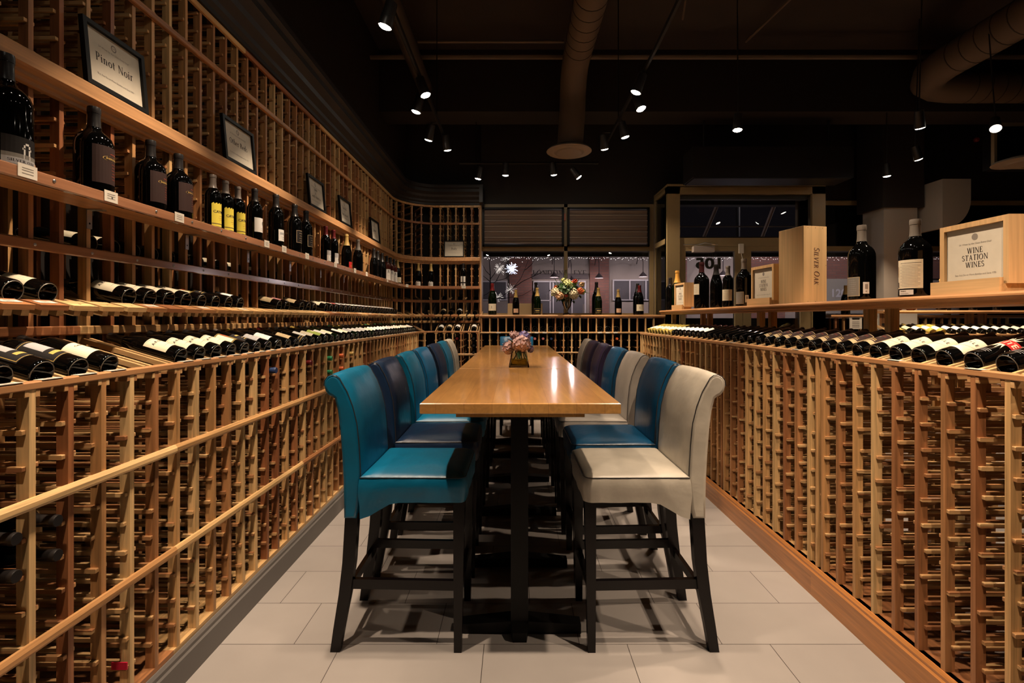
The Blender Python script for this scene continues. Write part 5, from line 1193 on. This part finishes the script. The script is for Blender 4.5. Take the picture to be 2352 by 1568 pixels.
hydrangea('foliage', 'leaf', bp_(1303, 667, .03), 27 * S, bq, 90, .035, .72, 77)
for i in range(56):
    t = rg.uniform(0, 2 * pi); px = 1304 + rg.uniform(16, 38) * cos(t); py = 667 + rg.uniform(10, 24) * sin(t) + 2
    p = bp_(px, py, rg.uniform(-.08, .10)); q = bp_(px + rg.uniform(4, 10) * cos(t), py + rg.uniform(3, 9) * sin(t), rg.uniform(-.12, .1)); leaf('leaf', p, q, .020, bq, 'leaf' if i % 4 else 'leafy', .02)
for i, (px, py) in enumerate([(1275, 640), (1272, 648), (1283, 634), (1296, 625), (1300, 620), (1341, 650), (1330, 640)]):
    b = MB(); b.tube([bp_(1302, 690, 0), bp_((px + 1302) / 2 + 2, 665, 0), bp_(px, py, .02)], .004, 5); b.build('stem', 'stemg', bq); leaf('leaf', bp_(px, py, .02), bp_(px - 4, py - 3, 0), .022, bq); leaf('leaf', bp_(px, py, .02), bp_(px + 4, py - 4, .02), .02, bq)

# ------------------------------------------------------------------ framed signs
def frame_sign(root, w_, h_, lines_, fr_m, fw=.018, th=.018, small=True, seal=True, pm='paper'):
    """sign in local coordinates: faces +X, bottom edge at z=0, centred on y; text reads along +Y"""
    b = MB()
    for (y0, y1, z0, z1) in ((-w_ / 2, w_ / 2, 0, fw), (-w_ / 2, w_ / 2, h_ - fw, h_), (-w_ / 2, -w_ / 2 + fw, fw, h_ - fw), (w_ / 2 - fw, w_ / 2, fw, h_ - fw)): b.box(0, th, y0, y1, z0, z1)
    b.box(0, .003, -w_ / 2, w_ / 2, 0, h_)
    b.build('frame', fr_m, root)
    b = MB(); b.box(.003, .005, -w_ / 2 + fw, w_ / 2 - fw, fw, h_ - fw); pp = b.build('paper', pm, root)
    b = MB(); X0 = .0055
    def fn(zc): return lambda x, y: (X0, x, zc + y)
    for (t, sz, zc) in lines_: put_serif(b, t, sz, fn(zc), 0)
    b.build('lettering', 'ink', pp)
    if small:
        b = MB(); put_text(b, '54 Wines by the Glass Every Day!', w_ * .036, fn(h_ * .70), 0, .0); put_text(b, 'Buy Any Six or More Bottles and Save 10%', w_ * .034, fn(h_ * .26), 0, .0)
        if seal:
            for k in range(20):
                t, t2 = 2 * pi * k / 20, 2 * pi * (k + 1) / 20; R1, R0 = w_ * .045, w_ * .030; zc = h_ * .80
                b.poly([(X0, R1 * cos(t), zc + R1 * sin(t)), (X0, R1 * cos(t2), zc + R1 * sin(t2)), (X0, R0 * cos(t2), zc + R0 * sin(t2)), (X0, R0 * cos(t), zc + R0 * sin(t))])
            put_text(b, '54', w_ * .04, fn(h_ * .80), 0, .0)
        b.build('lettering', 'inkgrey', pp)
XB = XP + .040
for px0, px1, h_, lines_, lab in [(192, 333, .252, [('Pinot Noir', .046, .128)], 'black-framed sign reading Pinot Noir on the left beam'),
                  (513, 584, .250, [('Other Reds', .042, .128)], 'black-framed sign reading Other Reds on the left beam'),
                  (708, 745, .250, [('Spain', .030, .158), ('&', .024, .128), ('South America', .030, .098)], 'black-framed sign reading Spain and South America'),
                  (780, 806, .250, [('Australia', .030, .158), ('&', .024, .128), ('New Zealand', .030, .098)], 'black-framed sign reading Australia and New Zealand'),
                  (852, 871, .250, [('France', .040, .130)], 'black-framed sign, farthest along the left beam before the curve')]:
    s0, s1 = F * -XB / (PX - px0), F * -XB / (PX - px1); w_ = s1 - s0
    root = thing('framed_sign', lab, 'sign', (XB, (s0 + s1) / 2, 2.2565), 0, 'framed signs on the left beam'); root.rotation_euler = (0, -R(5), 0)
    frame_sign(root, min(w_, .34), h_, lines_, 'black')
root = thing('framed_sign', 'black-framed sign reading Italy on the back rack', 'sign', (at(1043, 0, YB - .04)[0], YB - .045, 2.2565), -pi / 2); root.rotation_euler = (0, -R(5), -pi / 2)
frame_sign(root, .285, .238, [('Italy', .044, .120)], 'black', fw=.012)
# wooden display boxes with the wine station signs on the island shelf
def sign_box(x, s, w_, h_, dep, rz, label, lean=0):
    root = thing('sign_display_box', label, 'sign', (x, s, ZI + .0005), rz)
    t = .020
    b = MB()
    b.box(-dep, 0, -w_ / 2, -w_ / 2 + t, .03, h_); b.box(-dep, 0, w_ / 2 - t, w_ / 2, .03, h_); b.box(-dep, 0, -w_ / 2 + t, w_ / 2 - t, h_ - t, h_); b.box(-dep, -.0, -w_ / 2 + t, w_ / 2 - t, .03, .03 + t * .6)
    b.box(-dep, -dep + .006, -w_ / 2 + t, w_ / 2 - t, .03, h_ - t)
    b.build('box_frame', 'pale_z', root)
    b = MB(); b.box(-dep * .7, .022, -w_ / 2 - .02, w_ / 2 - .012, 0, .030); b.box(.006, .022, -w_ / 2 - .02, w_ / 2 - .012, .03, .052); b.build('ledge', 'pale_y', root)
    b = MB(); b.box(-.014, -.012, -w_ / 2 + t, w_ / 2 - t, .04, h_ - t); pp = b.build('paper', 'paper', root)
    b = MB(); X0 = -.0115
    def fn(zc): return lambda x, y: (X0, x, zc + y)
    k = h_ / .258
    for tx_, zc in (('WINE', .154), ('STATION', .1285), ('WINES', .103)): put_serif(b, tx_, .0275 * k, fn(zc * k), 0)
    b.build('lettering', 'ink', pp)
    b = MB(); put_text(b, '54 Wines by the Glass Every Day!', w_ * .034, fn(h_ * .70)); put_text(b, 'Buy Any Six or More Bottles and Save 10%', w_ * .034, fn(h_ * .27)); b.build('lettering', 'inkgrey', pp)
    b = MB(); b.disc((X0, 0, h_ * .79), (1, 0, 0), w_ * .045, 24); sl = b.build('seal', 'inkgrey', pp)
    return root
sign_box(1.745, 1.90, .285, .275, .14, pi, 'large wooden display box with WINE STATION WINES sign at the right picture edge')
sign_box(1.775, 3.575, .29, .285, .14, pi + .06, 'medium wooden box sign reading WINE STATION WINES left of the pine box')
sign_box(1.76, 5.33, .24, .285, .12, pi + .12, 'small wooden box sign reading WINE STATION WINES at the far shelf end')
root = thing('wooden_wine_box', 'tall pale pine wine box lettered SILVER OAK on the island shelf', 'wooden box', (1.80, 3.10, ZI + .0005), R(12))
b = MB(); H_ = .485
chamfer_slab(b, 0, .168, 0, .213, 0, H_, .0015); b.build('box_body', wood('clear_pine', [(.74, .52, .27), (.68, .44, .20)], 'z', contrast=.18, rnd=False, fine=.6), root)
b = MB(); put_serif(b, 'SILVER OAK', .056, lambda x, y: (.092 + y, -.0008, .235 - x), 0, .18, True); b.build('lettering', mat('burnt_brown_ink', (.12, .05, .03), .7), root)
b = MB()
for z in (.012, H_ - .012):
    for x in (.03, .084, .138): b.disc((x, -.0006, z), (0, -1, 0), .0022, 8)
b.disc((.163, -.0006, .24), (0, -1, 0), .0022, 8); b.build('nail_heads', 'screw', root)
# cream boxes behind the bottles on the sill
for i, (a, c, dy) in enumerate([(1166, 1221, .0), (1223, 1246, .03)]):
    x0, x1 = at(a, 0, 7.06 + dy)[0], at(c, 0, 7.06 + dy)[0]; b = MB(); chamfer_slab(b, 0, x1 - x0, 0, .10, 0, .165, .002)
    tag(b.build('carton', mat('buff_card', (.42, .32, .18), .7), None, (x0, 7.06 + dy, ZW)), ['wide buff carton behind the small bottle at the left of the sill', 'narrow buff carton behind the tall bottle left of the flowers'][i], 'box')
# copper candle holders and clipboards beyond the island
for i, px in enumerate((2061, 2092)):
    x, y, _ = at(px, 0, 5.72); cr = thing('candle_holder', 'small copper bowl candle on the far right shelf, %s of two' % ('left', 'right')[i], 'candle holder', (x, y, ZI))
    b = MB(); b.lathe([(0, .0), (.03, .0), (.058, .02), (.062, .04), (.05, .058), (.048, .056), (.058, .04), (.052, .022), (0, .006)], 20); b.build('bowl', mat('copper', (.7, .28, .12), .25, metal=1), cr)
    b = MB(); b.ball((0, -.01, .03), .012, 0, 8, (1, 1, 1.6)); b.build('flame', emis('candle_flame', (1, .5, .15), 14), cr)
for i, (px, Y) in enumerate(((1966, 6.9), (2003, 6.9))):
    x, y, z = at(px, 756, 6.70); cr = thing('clipboard', 'white menu clipboard hanging on the far window rack, %s of two' % ('left', 'right')[i], 'clipboard', (x, 6.705, z))
    b = MB(); b.box(-.085, .085, .0, .004, 0, .16); b.build('board', 'greywall', cr); b = MB(); b.box(-.08, .08, -.002, .0, .005, .14)
    for k in range(4): b.box(-.05, .05, -.0026, -.002, .03 + .022 * k, .036 + .022 * k, 1)
    b.build('paper', ['card', 'ink'], cr); b = MB(); b.box(-.05, .05, -.008, 0, .14, .155); b.build('clip', 'black', cr)

# ------------------------------------------------------------------ shop windows (frames + panes)
def rectbox(b, px0, px1, py0, py1, Y, y0, y1, mi=0):
    a = at(px0, py1, Y); c = at(px1, py0, Y); b.box(a[0], c[0], y0, y1, a[2], c[2], mi)
def window(n, label, Y, frames, panes, fm='olive', dep=.07):
    root = thing('window_%d' % n, None, None, (at(panes[0][0], 0, Y)[0], Y, at(0, panes[0][3], Y)[2])); root['kind'] = 'structure'; o = root.location
    b = MB()
    for f in frames: rectbox(b, *f, Y, Y - dep / 2, Y + dep / 2)
    x = b.build('window_frame', fm); x.parent = root; x.location = -Vector(o)
    for p in panes:
        b = MB(); rectbox(b, *p, Y, Y - .003, Y + .003); x = b.build('pane', 'pane'); x.parent = root; x.location = -Vector(o)
    return root
window(1, '', YW, [(1100, 1108, 470, 723), (1295, 1303, 470, 723), (1491, 1500, 470, 723), (1108, 1491, 566, 577), (1108, 1491, 470, 477), (1108, 1491, 719, 726)], [(1108, 1295, 577, 719), (1303, 1491, 577, 719)])
# awning-slat blinds in the transoms
M['slat'] = mat('bronze_blind_slat', (.17, .125, .10), .30, spec=.6)
M['slatrim'] = mat('slat_rim', (.42, .34, .28), .3, spec=.6)
for i, (a, c) in enumerate(((1108, 1295), (1303, 1491))):
    x0, _, z0 = at(a, 566, 7.22); x1, _, z1 = at(c, 477, 7.22)
    root = thing('louvred_blind', 'wide brown louvred panel in the %s transom above the shop window' % ('left', 'right')[i], 'blind', ((x0 + x1) / 2, 7.22, z0)); h = (x1 - x0) / 2; H_ = z1 - z0
    b = MB(); b.box(-h, -h + .03, -.03, .03, 0, H_); b.box(h - .03, h, -.03, .03, 0, H_); b.box(-h, h, -.03, .03, 0, .025); b.box(-h, h, -.03, .03, H_ - .025, H_); b.build('frame', 'black', root)
    b = MB(); n = 6
    for k in range(n):
        z = .045 + (H_ - .08) * k / n; w_ = (H_ - .08) / n
        ang = R(14 if (k + i) % 3 else 30)
        mx = Matrix.Translation((0, 0, z + w_ / 2)) @ Matrix.Rotation(ang, 4, 'X'); b.box(-h + .03, h - .03, -.004, .004, -w_ * .47, w_ * .47, 0, mx)
        b.tube([(-h + .03, -.012 - w_ * .12, z + w_ * .04), (h - .03, -.012 - w_ * .12, z + w_ * .04)], .0065, 6, 1)
    b.build('slat_set', ['slat', 'slatrim'], root)
b = MB(); b.box(-.01, .01, -.03, 0, 0, .10); tag(b.build('hanging_tag', 'cap_orange', None, at(1297, 507, 7.262)), 'small orange tag between the two louvred panels', 'tag')

# ------------------------------------------------------------------ glazed entrance projecting into the shop
YV = 6.70
b = MB()
for f in [(1530, 1559, 430, 760), (1861, 1891, 430, 760), (1530, 1891, 430, 447)]: rectbox(b, *f, YV, YV - .05, YV + .05)
x0, _, zt = at(1530, 430, YV); x1 = at(1891, 0, YV)[0]
b.box(x0, x0 + .16, YV - .05, YV + .05, 0, 1.5); b.box(x1 - .17, x1, YV - .05, YV + .05, 0, 1.5)
b.box(x0, x1, YV - .05, YW, zt - .01, zt + .03)
tag(b.build('trim_3', 'olive'), kind='structure')
b = MB(); rectbox(b, 1560, 1852, 448, 459, YV + .10, YV + .06, YV + .14); tag(b.build('roller_blind', mat('greige_blind', (.30, .25, .19), .6)), 'rolled-up greige blind along the top of the entrance transom', 'blind')
root = window(2, '', YV, [(1559, 1861, 547, 566)], [(1559, 1861, 447, 547)])
# side lights of the entrance
for n, X in ((3, x0 + .02), (4, x1 - .02)):
    root = thing('window_%d' % n, None, None, (X, 7.0, 1.4)); root['kind'] = 'structure'
    b = MB(); b.box(-.02, .02, -.30, -.25, -1.4, 1.75); b.box(-.02, .02, .24, .30, -1.4, 1.75); b.box(-.02, .02, -.25, .24, 1.0, 1.07); b.box(-.02, .02, -.25, .24, 1.69, 1.75); b.box(-.02, .02, -.25, .24, -1.4, .0); b.build('window_frame', 'olive', root)
    b = MB(); b.box(-.003, .003, -.25, .24, .0, 1.0); b.build('pane', 'pane', root); b = MB(); b.box(-.003, .003, -.25, .24, 1.07, 1.69); b.build('pane', 'pane', root)
for n, (a, g0, g1, c) in enumerate([(1559, 1573, 1686, 1704), (1704, 1723, 1836, 1861)]):
    xa, xc = at(a, 0, YV)[0] + .003, at(c, 0, YV)[0] - .003; ga, gc = at(g0, 0, YV)[0], at(g1, 0, YV)[0]; zt_, zg = at(0, 566, YV)[2], at(0, 577, YV)[2]
    root = thing('door_%d' % (n + 1), None, None, ((xa + xc) / 2, YV, 0)); root['kind'] = 'structure'; o = root.location.x
    b = MB(); b.box(xa - o, ga - o, -.03, .03, .01, zt_); b.box(gc - o, xc - o, -.03, .03, .01, zt_); b.box(ga - o, gc - o, -.03, .03, zg, zt_); b.box(ga - o, gc - o, -.03, .03, .01, .25); b.build('door_frame', 'olive', root)
    b = MB(); b.box(ga - o, gc - o, -.003, .003, .25, zg); pn = b.build('pane', 'pane', root)
    if n == 0:
        b = MB()
        cx, _, cz = at(1630, 606, YV)
        put_text(b, '105', .20, lambda x, y: (cx - x * 1.3 - o, .0045, cz + y), 0, .035); b.build('lettering', mat('grey_vinyl', (.22, .19, .13), .6), pn); b = MB(); c2x, _, c2z = at(1636, 586, YV); put_text(b, 'SUITE', .05, lambda x, y: (c2x - x - o, .0045, c2z + y), 0, .02)
        b.build('small_lettering', bpy.data.materials['grey_vinyl'], pn)
    b = MB(); hx = (gc - o + .05) if n == 0 else (ga - o - .05); b.tube([(hx, -.03, .95), (hx, -.08, .97), (hx, -.08, 1.25), (hx, -.03, 1.27)], .010, 8); b.build('door_handle', 'steel', root)
x0_, _, z0_ = at(1587, 581, YV); x1_, _, z1_ = at(1634, 567, YV)
dc = thing('door_closer', 'pale grey door closer box at the top of the left glass door', 'door closer', (x0_, YV - .03, z0_))
b = MB(); chamfer_slab(b, 0, x1_ - x0_, -.08, 0, 0, z1_ - z0_, .004); b.build('closer_body', mat('silver_grey_paint', (.42, .36, .32), .4), dc)
b = MB(); b.tube([(.02, -.05, .09), (.14, -.10, .12), (.30, -.03, .105)], .007, 6); b.tube([(-.12, -.02, .105), (.34, -.02, .105)], .005, 6); b.build('closer_arm', 'steel', dc)
b = MB(); chamfer_slab(b, -.03, .03, -.03, 0, -.13, .0, .004); b.tube([(0, -.02, -.13), (.01, -.03, -.20), (0, -.01, -.5)], .004, 6)
tag(b.build('door_sensor', 'card', None, at(1701, 560, YV - .04)), 'small white contact sensor with a cable between the glass doors', 'sensor')
# right of the entrance
window(5, '', YW, [(1878, 2400, 462, 472), (1878, 2400, 566, 577), (1878, 1893, 470, 728), (2172, 2180, 470, 728)], [(1893, 2172, 577, 728), (2180, 2400, 577, 728)])
slab('window_6', at(1893, 0, YW)[0], 9.0, YW - .01, YW + .01, at(0, 566, YW)[2], at(0, 472, YW)[2], mat('dark_tinted_glass', (.004, .004, .004), .1))
b = MB(); xa = at(2030, 0, 6.6)[0]; xb = at(2107, 0, 6.6)[0]; zc = at(0, 477, 6.6)[2]
b.box(xa, xb, 6.6, 7.0, 0, zc, 0); b.box(xa - .05, xb + .05, 6.55, 7.05, zc, 4.6, 1)
tag(b.build('trim_4', ['greywall', 'wall']), kind='structure')

# ------------------------------------------------------------------ outside at night
slab('ground', -9, 22, 7.6, 20, -.12, -.06, mat('wet_pavement', (.10, .095, .10), .5, noise=.2, nscale=4))
b = MB(); b.box(-2.0, 9.0, 7.75, 9.3, 2.60, 2.66); b.box(-2.0, 9.0, 9.26, 9.32, 2.54, 2.72)
tag(b.build('trim_5', 'olive_dk'), kind='structure')
st_ = thing('canopy_strut', 'pair of slanting steel struts over the entrance canopy seen through the transom', 'strut', (3.2, 8.3, 2.66)); o = st_.location
for px0, px1 in ((1606, 1648), (1741, 1779)):
    b = MB(); p = Vector(at(px0, 549, 9.0)); p.z = 2.662; q = Vector(at(px1, 470, 7.8)); b.tube([tuple(p - o), tuple(q - o)], .03, 6); b.build('strut', mat('strut_paint', (.30, .2, .15), .5), st_)
b = MB(); p = Vector(at(1560, 520, 9.0)); q = Vector(at(1860, 520, 9.0)); b.tube([tuple(p - o), tuple(q - o)], .012, 6); b.build('tie_bar', 'greywall', st_)
M['fairy'] = emis('fairy_bulb', (1, .86, .82), 5)
b = MB(); rg = random.Random(4); x = -1.6
while x < 9.0:
    z = 2.535 - abs(rg.gauss(0, .025)); b.ball((x, 9.35, z), .0045, 0, 4); x += rg.uniform(.012, .05)
b.tube([(-1.6, 9.35, 2.545), (9, 9.35, 2.545)], .003, 4, 1)
o = b.build('icicle_lights', ['fairy', 'black']); tag(o, 'row of tiny white icicle lights along the canopy edge outside', 'string lights', kind='stuff')
# building across the street
YO = 16.0
mb_, nt3, b3 = nodes('street_brick'); N3 = nt3.nodes; t3 = N3.new('ShaderNodeTexCoord'); mp3 = N3.new('ShaderNodeMapping'); mp3.inputs['Rotation'].default_value = (pi / 2, 0, 0)
br = N3.new('ShaderNodeTexBrick'); br.inputs['Scale'].default_value = 1; br.inputs['Brick Width'].default_value = .26; br.inputs['Row Height'].default_value = .085; br.inputs['Mortar Size'].default_value = .012
br.inputs['Color1'].default_value = (.30, .13, .10, 1); br.inputs['Color2'].default_value = (.24, .10, .08, 1); br.inputs['Mortar'].default_value = (.20, .12, .10, 1)
nt3.links.new(t3.outputs['Object'], mp3.inputs[0]); nt3.links.new(mp3.outputs[0], br.inputs['Vector']); nt3.links.new(br.outputs[0], b3.inputs['Base Color']); b3.inputs['Roughness'].default_value = .8
M['brick'] = mb_; M['stucco'] = mat('street_stucco', (.40, .33, .29), .8, noise=.08, nscale=2); M['trimw'] = mat('white_window_trim', (.62, .58, .60), .6); M['darkwin'] = mat('dark_shop_glass', (.10, .09, .10), .75); M['awn'] = mat('sign_bronze', (.10, .075, .075), .6)
bd = thing('shop_building', 'stucco and brick shop row across the street at night', 'building', (6.0, YO, 0)); bo = Vector((6.0, YO, 0))
def part(name, m_, boxes, parent=bd):
    b = MB()
    for (a, c, t, u_, y0, y1) in boxes:
        p, q = at(a, u_, YO), at(c, t, YO); b.box(p[0] - bo.x, q[0] - bo.x, y0, y1, p[2], q[2])
    return b.build(name, m_, parent)
part('wall', 'stucco', [(1010, 2450, 572, 830, 0, .4)])
part('brick_pier', 'brick', [(1170, 1222, 572, 740, -.08, 0)]); part('brick_pier', 'brick', [(1354, 1398, 572, 800, -.08, 0)]); part('brick_pier', 'brick', [(1566, 1576, 572, 800, -.08, 0)]); part('brick_pier', 'brick', [(1722, 1800, 572, 830, -.08, 0)]); part('brick_pier', 'brick', [(1860, 2180, 585, 640, -.08, 0)])
for wl, vs_ in (((1407, 1493, 642, 690), (1445, 1482)), ((1225, 1345, 645, 800), (1263, 1270, 1313))):
    f = part('window', 'trimw', [(*wl[:2], wl[2], wl[3], -.06, 0)]); part('pane', 'darkwin', [(wl[0] + 3, wl[1] - 3, wl[2] + 3, wl[3] - 3, -.075, -.062)], f)
    part('glazing_bar', 'trimw', [(v - 1, v + 1.5, wl[2], wl[3], -.09, -.076) for v in vs_] + ([(1225, 1264, 689, 691, -.09, -.076)] if wl[0] == 1225 else []), f)
f = part('window', 'trimw', [(1508, 1536, 642, 690, -.06, 0)]); part('pane', 'darkwin', [(1511, 1533, 645, 687, -.075, -.062)], f)
part('sign_band', 'awn', [(1222, 1350, 630, 641, -.10, -.0)])
for tx_, px, sc_ in (('LONDON', 1258, .235), ('EYE', 1331, .235)):
    b = MB(); c_ = at(px, 628.5, YO); put_serif(b, tx_, sc_, lambda x, y: (c_[0] - bo.x + x * 1.15, -.09, c_[2] + y), 0, .03); b.build('lettering', 'ink', bd)
part('wall_panel', 'stucco', [(1105, 1168, 642, 740, -.05, 0)]); f = part('window', 'trimw', [(1106, 1165, 645, 690, -.07, 0)]); part('pane', 'darkwin', [(1106, 1162, 648, 687, -.08, -.071)], f)
f = part('arched_doorway', 'greywall', [(1885, 1990, 655, 720, -.07, 0)]); b = MB(); c_ = at(1937, 655, YO)
b.poly([(c_[0] - bo.x + .80 * cos(t), -.071, c_[2] + .30 * sin(t)) for t in [pi * k / 16 for k in range(17)]]); b.build('arch', 'greywall', f)
b = MB(); c_ = at(1928, 674, YO); put_text(b, '1200', .34, lambda x, y: (c_[0] - bo.x + x, -.08, c_[2] + y), 0, .03); b.build('lettering', 'trimw', f)
for i, (px, py) in enumerate(((1273, 632), (1312, 640), (1376, 634), (1477, 631), (1661, 628))):
    x, y, z = at(px, py, YO - .9); g = thing('gooseneck_lamp', 'gooseneck sign lamp on the building across the street, %s from the left' % ordw(i + 1), 'street lamp', (x, y, z), 0, 'gooseneck lamps across the street')
    b = MB(); b.lathe([(.13, -.06), (.10, 0), (.04, .06), (.02, .09), (0, .09)], 14); b.build('shade', 'awn', g)
    b = MB(); b.tube([(0, 0, .08), (0, .0, .40), (0, .25, .62), (0, .60, .60), (0, .80, .42)], .014, 6); b.build('arm', 'awn', g)
    ld = bpy.data.lights.new('lamp_glow', 'POINT'); ld.energy = 13; ld.color = (1, .80, .78); ld.shadow_soft_size = .06; link('lamp_glow', ld, g, (0, -.02, -.10))
ld = bpy.data.lights.new('facade_fill_glow', 'POINT'); ld.energy = 190; ld.color = (.95, .86, 1.0); ld.shadow_soft_size = .2
sl = thing('facade_fill_lamp', 'tall added lamp outside above the canopy, unseen fill light for the facade', 'street lamp', (5.2, 11.5, 0)); link('facade_fill_glow', ld, sl, (0, 0, 5.0))  # added out of sight to light the facade across the street
b = MB(); b.tube([(0, .1, 0), (0, .1, 5.1), (0, 0, 5.2)], .05, 8); b.build('pole', 'black', sl); b = MB(); b.lathe([(.2, -.05), (.1, .08), (0, .1)], 16); b.build('shade', 'black', sl, (0, 0, 5.15))
ld = bpy.data.lights.new('facade_fill_glow', 'POINT'); ld.energy = 120; ld.color = (1, .84, .84); ld.shadow_soft_size = .2
sl = thing('facade_fill_lamp', 'second tall added lamp outside further left, unseen fill light for the facade', 'street lamp', (-4.5, 11.8, 0)); link('facade_fill_glow', ld, sl, (0, 0, 5.0))  # another unseen lamp, added as fill for the left of the facade
b = MB(); b.tube([(0, .1, 0), (0, .1, 5.1), (0, 0, 5.2)], .05, 8); b.build('pole', 'black', sl); b = MB(); b.lathe([(.2, -.05), (.1, .08), (0, .1)], 16); b.build('shade', 'black', sl, (0, 0, 5.15))
ld = bpy.data.lights.new('facade_fill_glow', 'POINT'); ld.energy = 460; ld.color = (1, .84, .84); ld.shadow_soft_size = .2
sl = thing('facade_fill_lamp', 'third tall added lamp outside to the right, unseen, brightening the facade', 'street lamp', (9.2, 11.8, 0)); link('facade_fill_glow', ld, sl, (0, 0, 5.0))  # unseen lamp added behind the column to brighten the facade's right side
b = MB(); b.tube([(0, .1, 0), (0, .1, 5.1), (0, 0, 5.2)], .05, 8); b.build('pole', 'black', sl); b = MB(); b.lathe([(.2, -.05), (.1, .08), (0, .1)], 16); b.build('shade', 'black', sl, (0, 0, 5.15))
# starburst ornaments and the bare tree
for i, (px, py, r, st, nn) in enumerate(((1176, 618, 17, 7, 70), (1148, 618, 15, 1.6, 60), (1172, 665, 15, 1.6, 30), (1144, 682, 16, 1.4, 30), (1162, 592, 12, 1.2, 16))):
    Y = 10.5; c_ = at(px, py, Y); k = Y / F; rg = random.Random(i); b = MB()
    for j in range(nn):
        d = Vector((rg.uniform(-1, 1), rg.uniform(-1, 1), rg.uniform(-1, 1) if i < 4 else rg.uniform(-1, 0))).normalized(); L1 = r * k * rg.uniform(.6, 1)
        b.tube([(0, 0, 0), tuple(d * L1)], .0016, 4); b.ball(tuple(d * L1), .0065, 0, 4)
    if i == 0: b.ball((0, 0, 0), r * k * .30, 0, 10)
    m_ = emis('starburst_glow', (.75, .78, 1.0) if i == 0 else (1, .85, .75), st * .5)
    tag(b.build('starburst_light', m_, None, c_), ['bright bluish-white starburst light outside the left window', 'dim starburst light left of the bright one', 'dim starburst light below the bright one', 'lowest dim starburst light behind the green bottle', 'topmost starburst light hanging half hidden'][i], 'starburst light')
tr = thing('bare_tree', 'leafless young tree on the pavement outside the left window', 'tree', (at(1128, 0, 9.8)[0], 9.8, -.06)); to = Vector(tr.location); b = MB()
def br_(pts, r0, r1): n = len(pts); b.tube([tuple(Vector(at(px, py, 9.8 + dy)) - to) for px, py, dy in pts], [.6 * (r0 + (r1 - r0) * i / (n - 1)) for i in range(n)], 6)
b.tube([(0, 0, 0), (.01, 0, .8), tuple(Vector(at(1127, 700, 9.8)) - to)], [.05, .04, .03], 8)
br_([(1127, 700, 0), (1126, 660, 0), (1126, 625, 0), (1124, 600, 0), (1128, 585, 0)], .026, .008)
for pts in ([(1127, 655, 0), (1140, 645, .1), (1160, 640, .2), (1175, 628, .2), (1196, 612, .3)], [(1127, 640, 0), (1138, 625, .1), (1148, 610, 0), (1158, 597, 0)], [(1127, 648, 0), (1116, 638, .1), (1108, 632, .1)], [(1126, 632, 0), (1116, 622, 0), (1109, 608, 0)],
            [(1128, 690, 0), (1150, 682, .1), (1178, 662, .1), (1196, 640, .2), (1208, 612, .2), (1214, 595, .2)], [(1178, 662, .1), (1200, 646, .1), (1226, 634, .2), (1250, 622, .2), (1285, 621, .2)], [(1128, 686, 0), (1165, 684, .2), (1200, 678, .2), (1226, 663, .3)],
            [(1127, 668, 0), (1118, 675, .1), (1108, 680, .1)], [(1206, 620, .2), (1222, 606, .2), (1230, 590, .2)], [(1140, 645, .1), (1150, 625, .1), (1170, 600, .1)], [(1226, 634, .2), (1240, 618, .3)]): br_(pts, .014, .005)
b.build('branches', mat('bark', (.05, .04, .04), .8), tr)
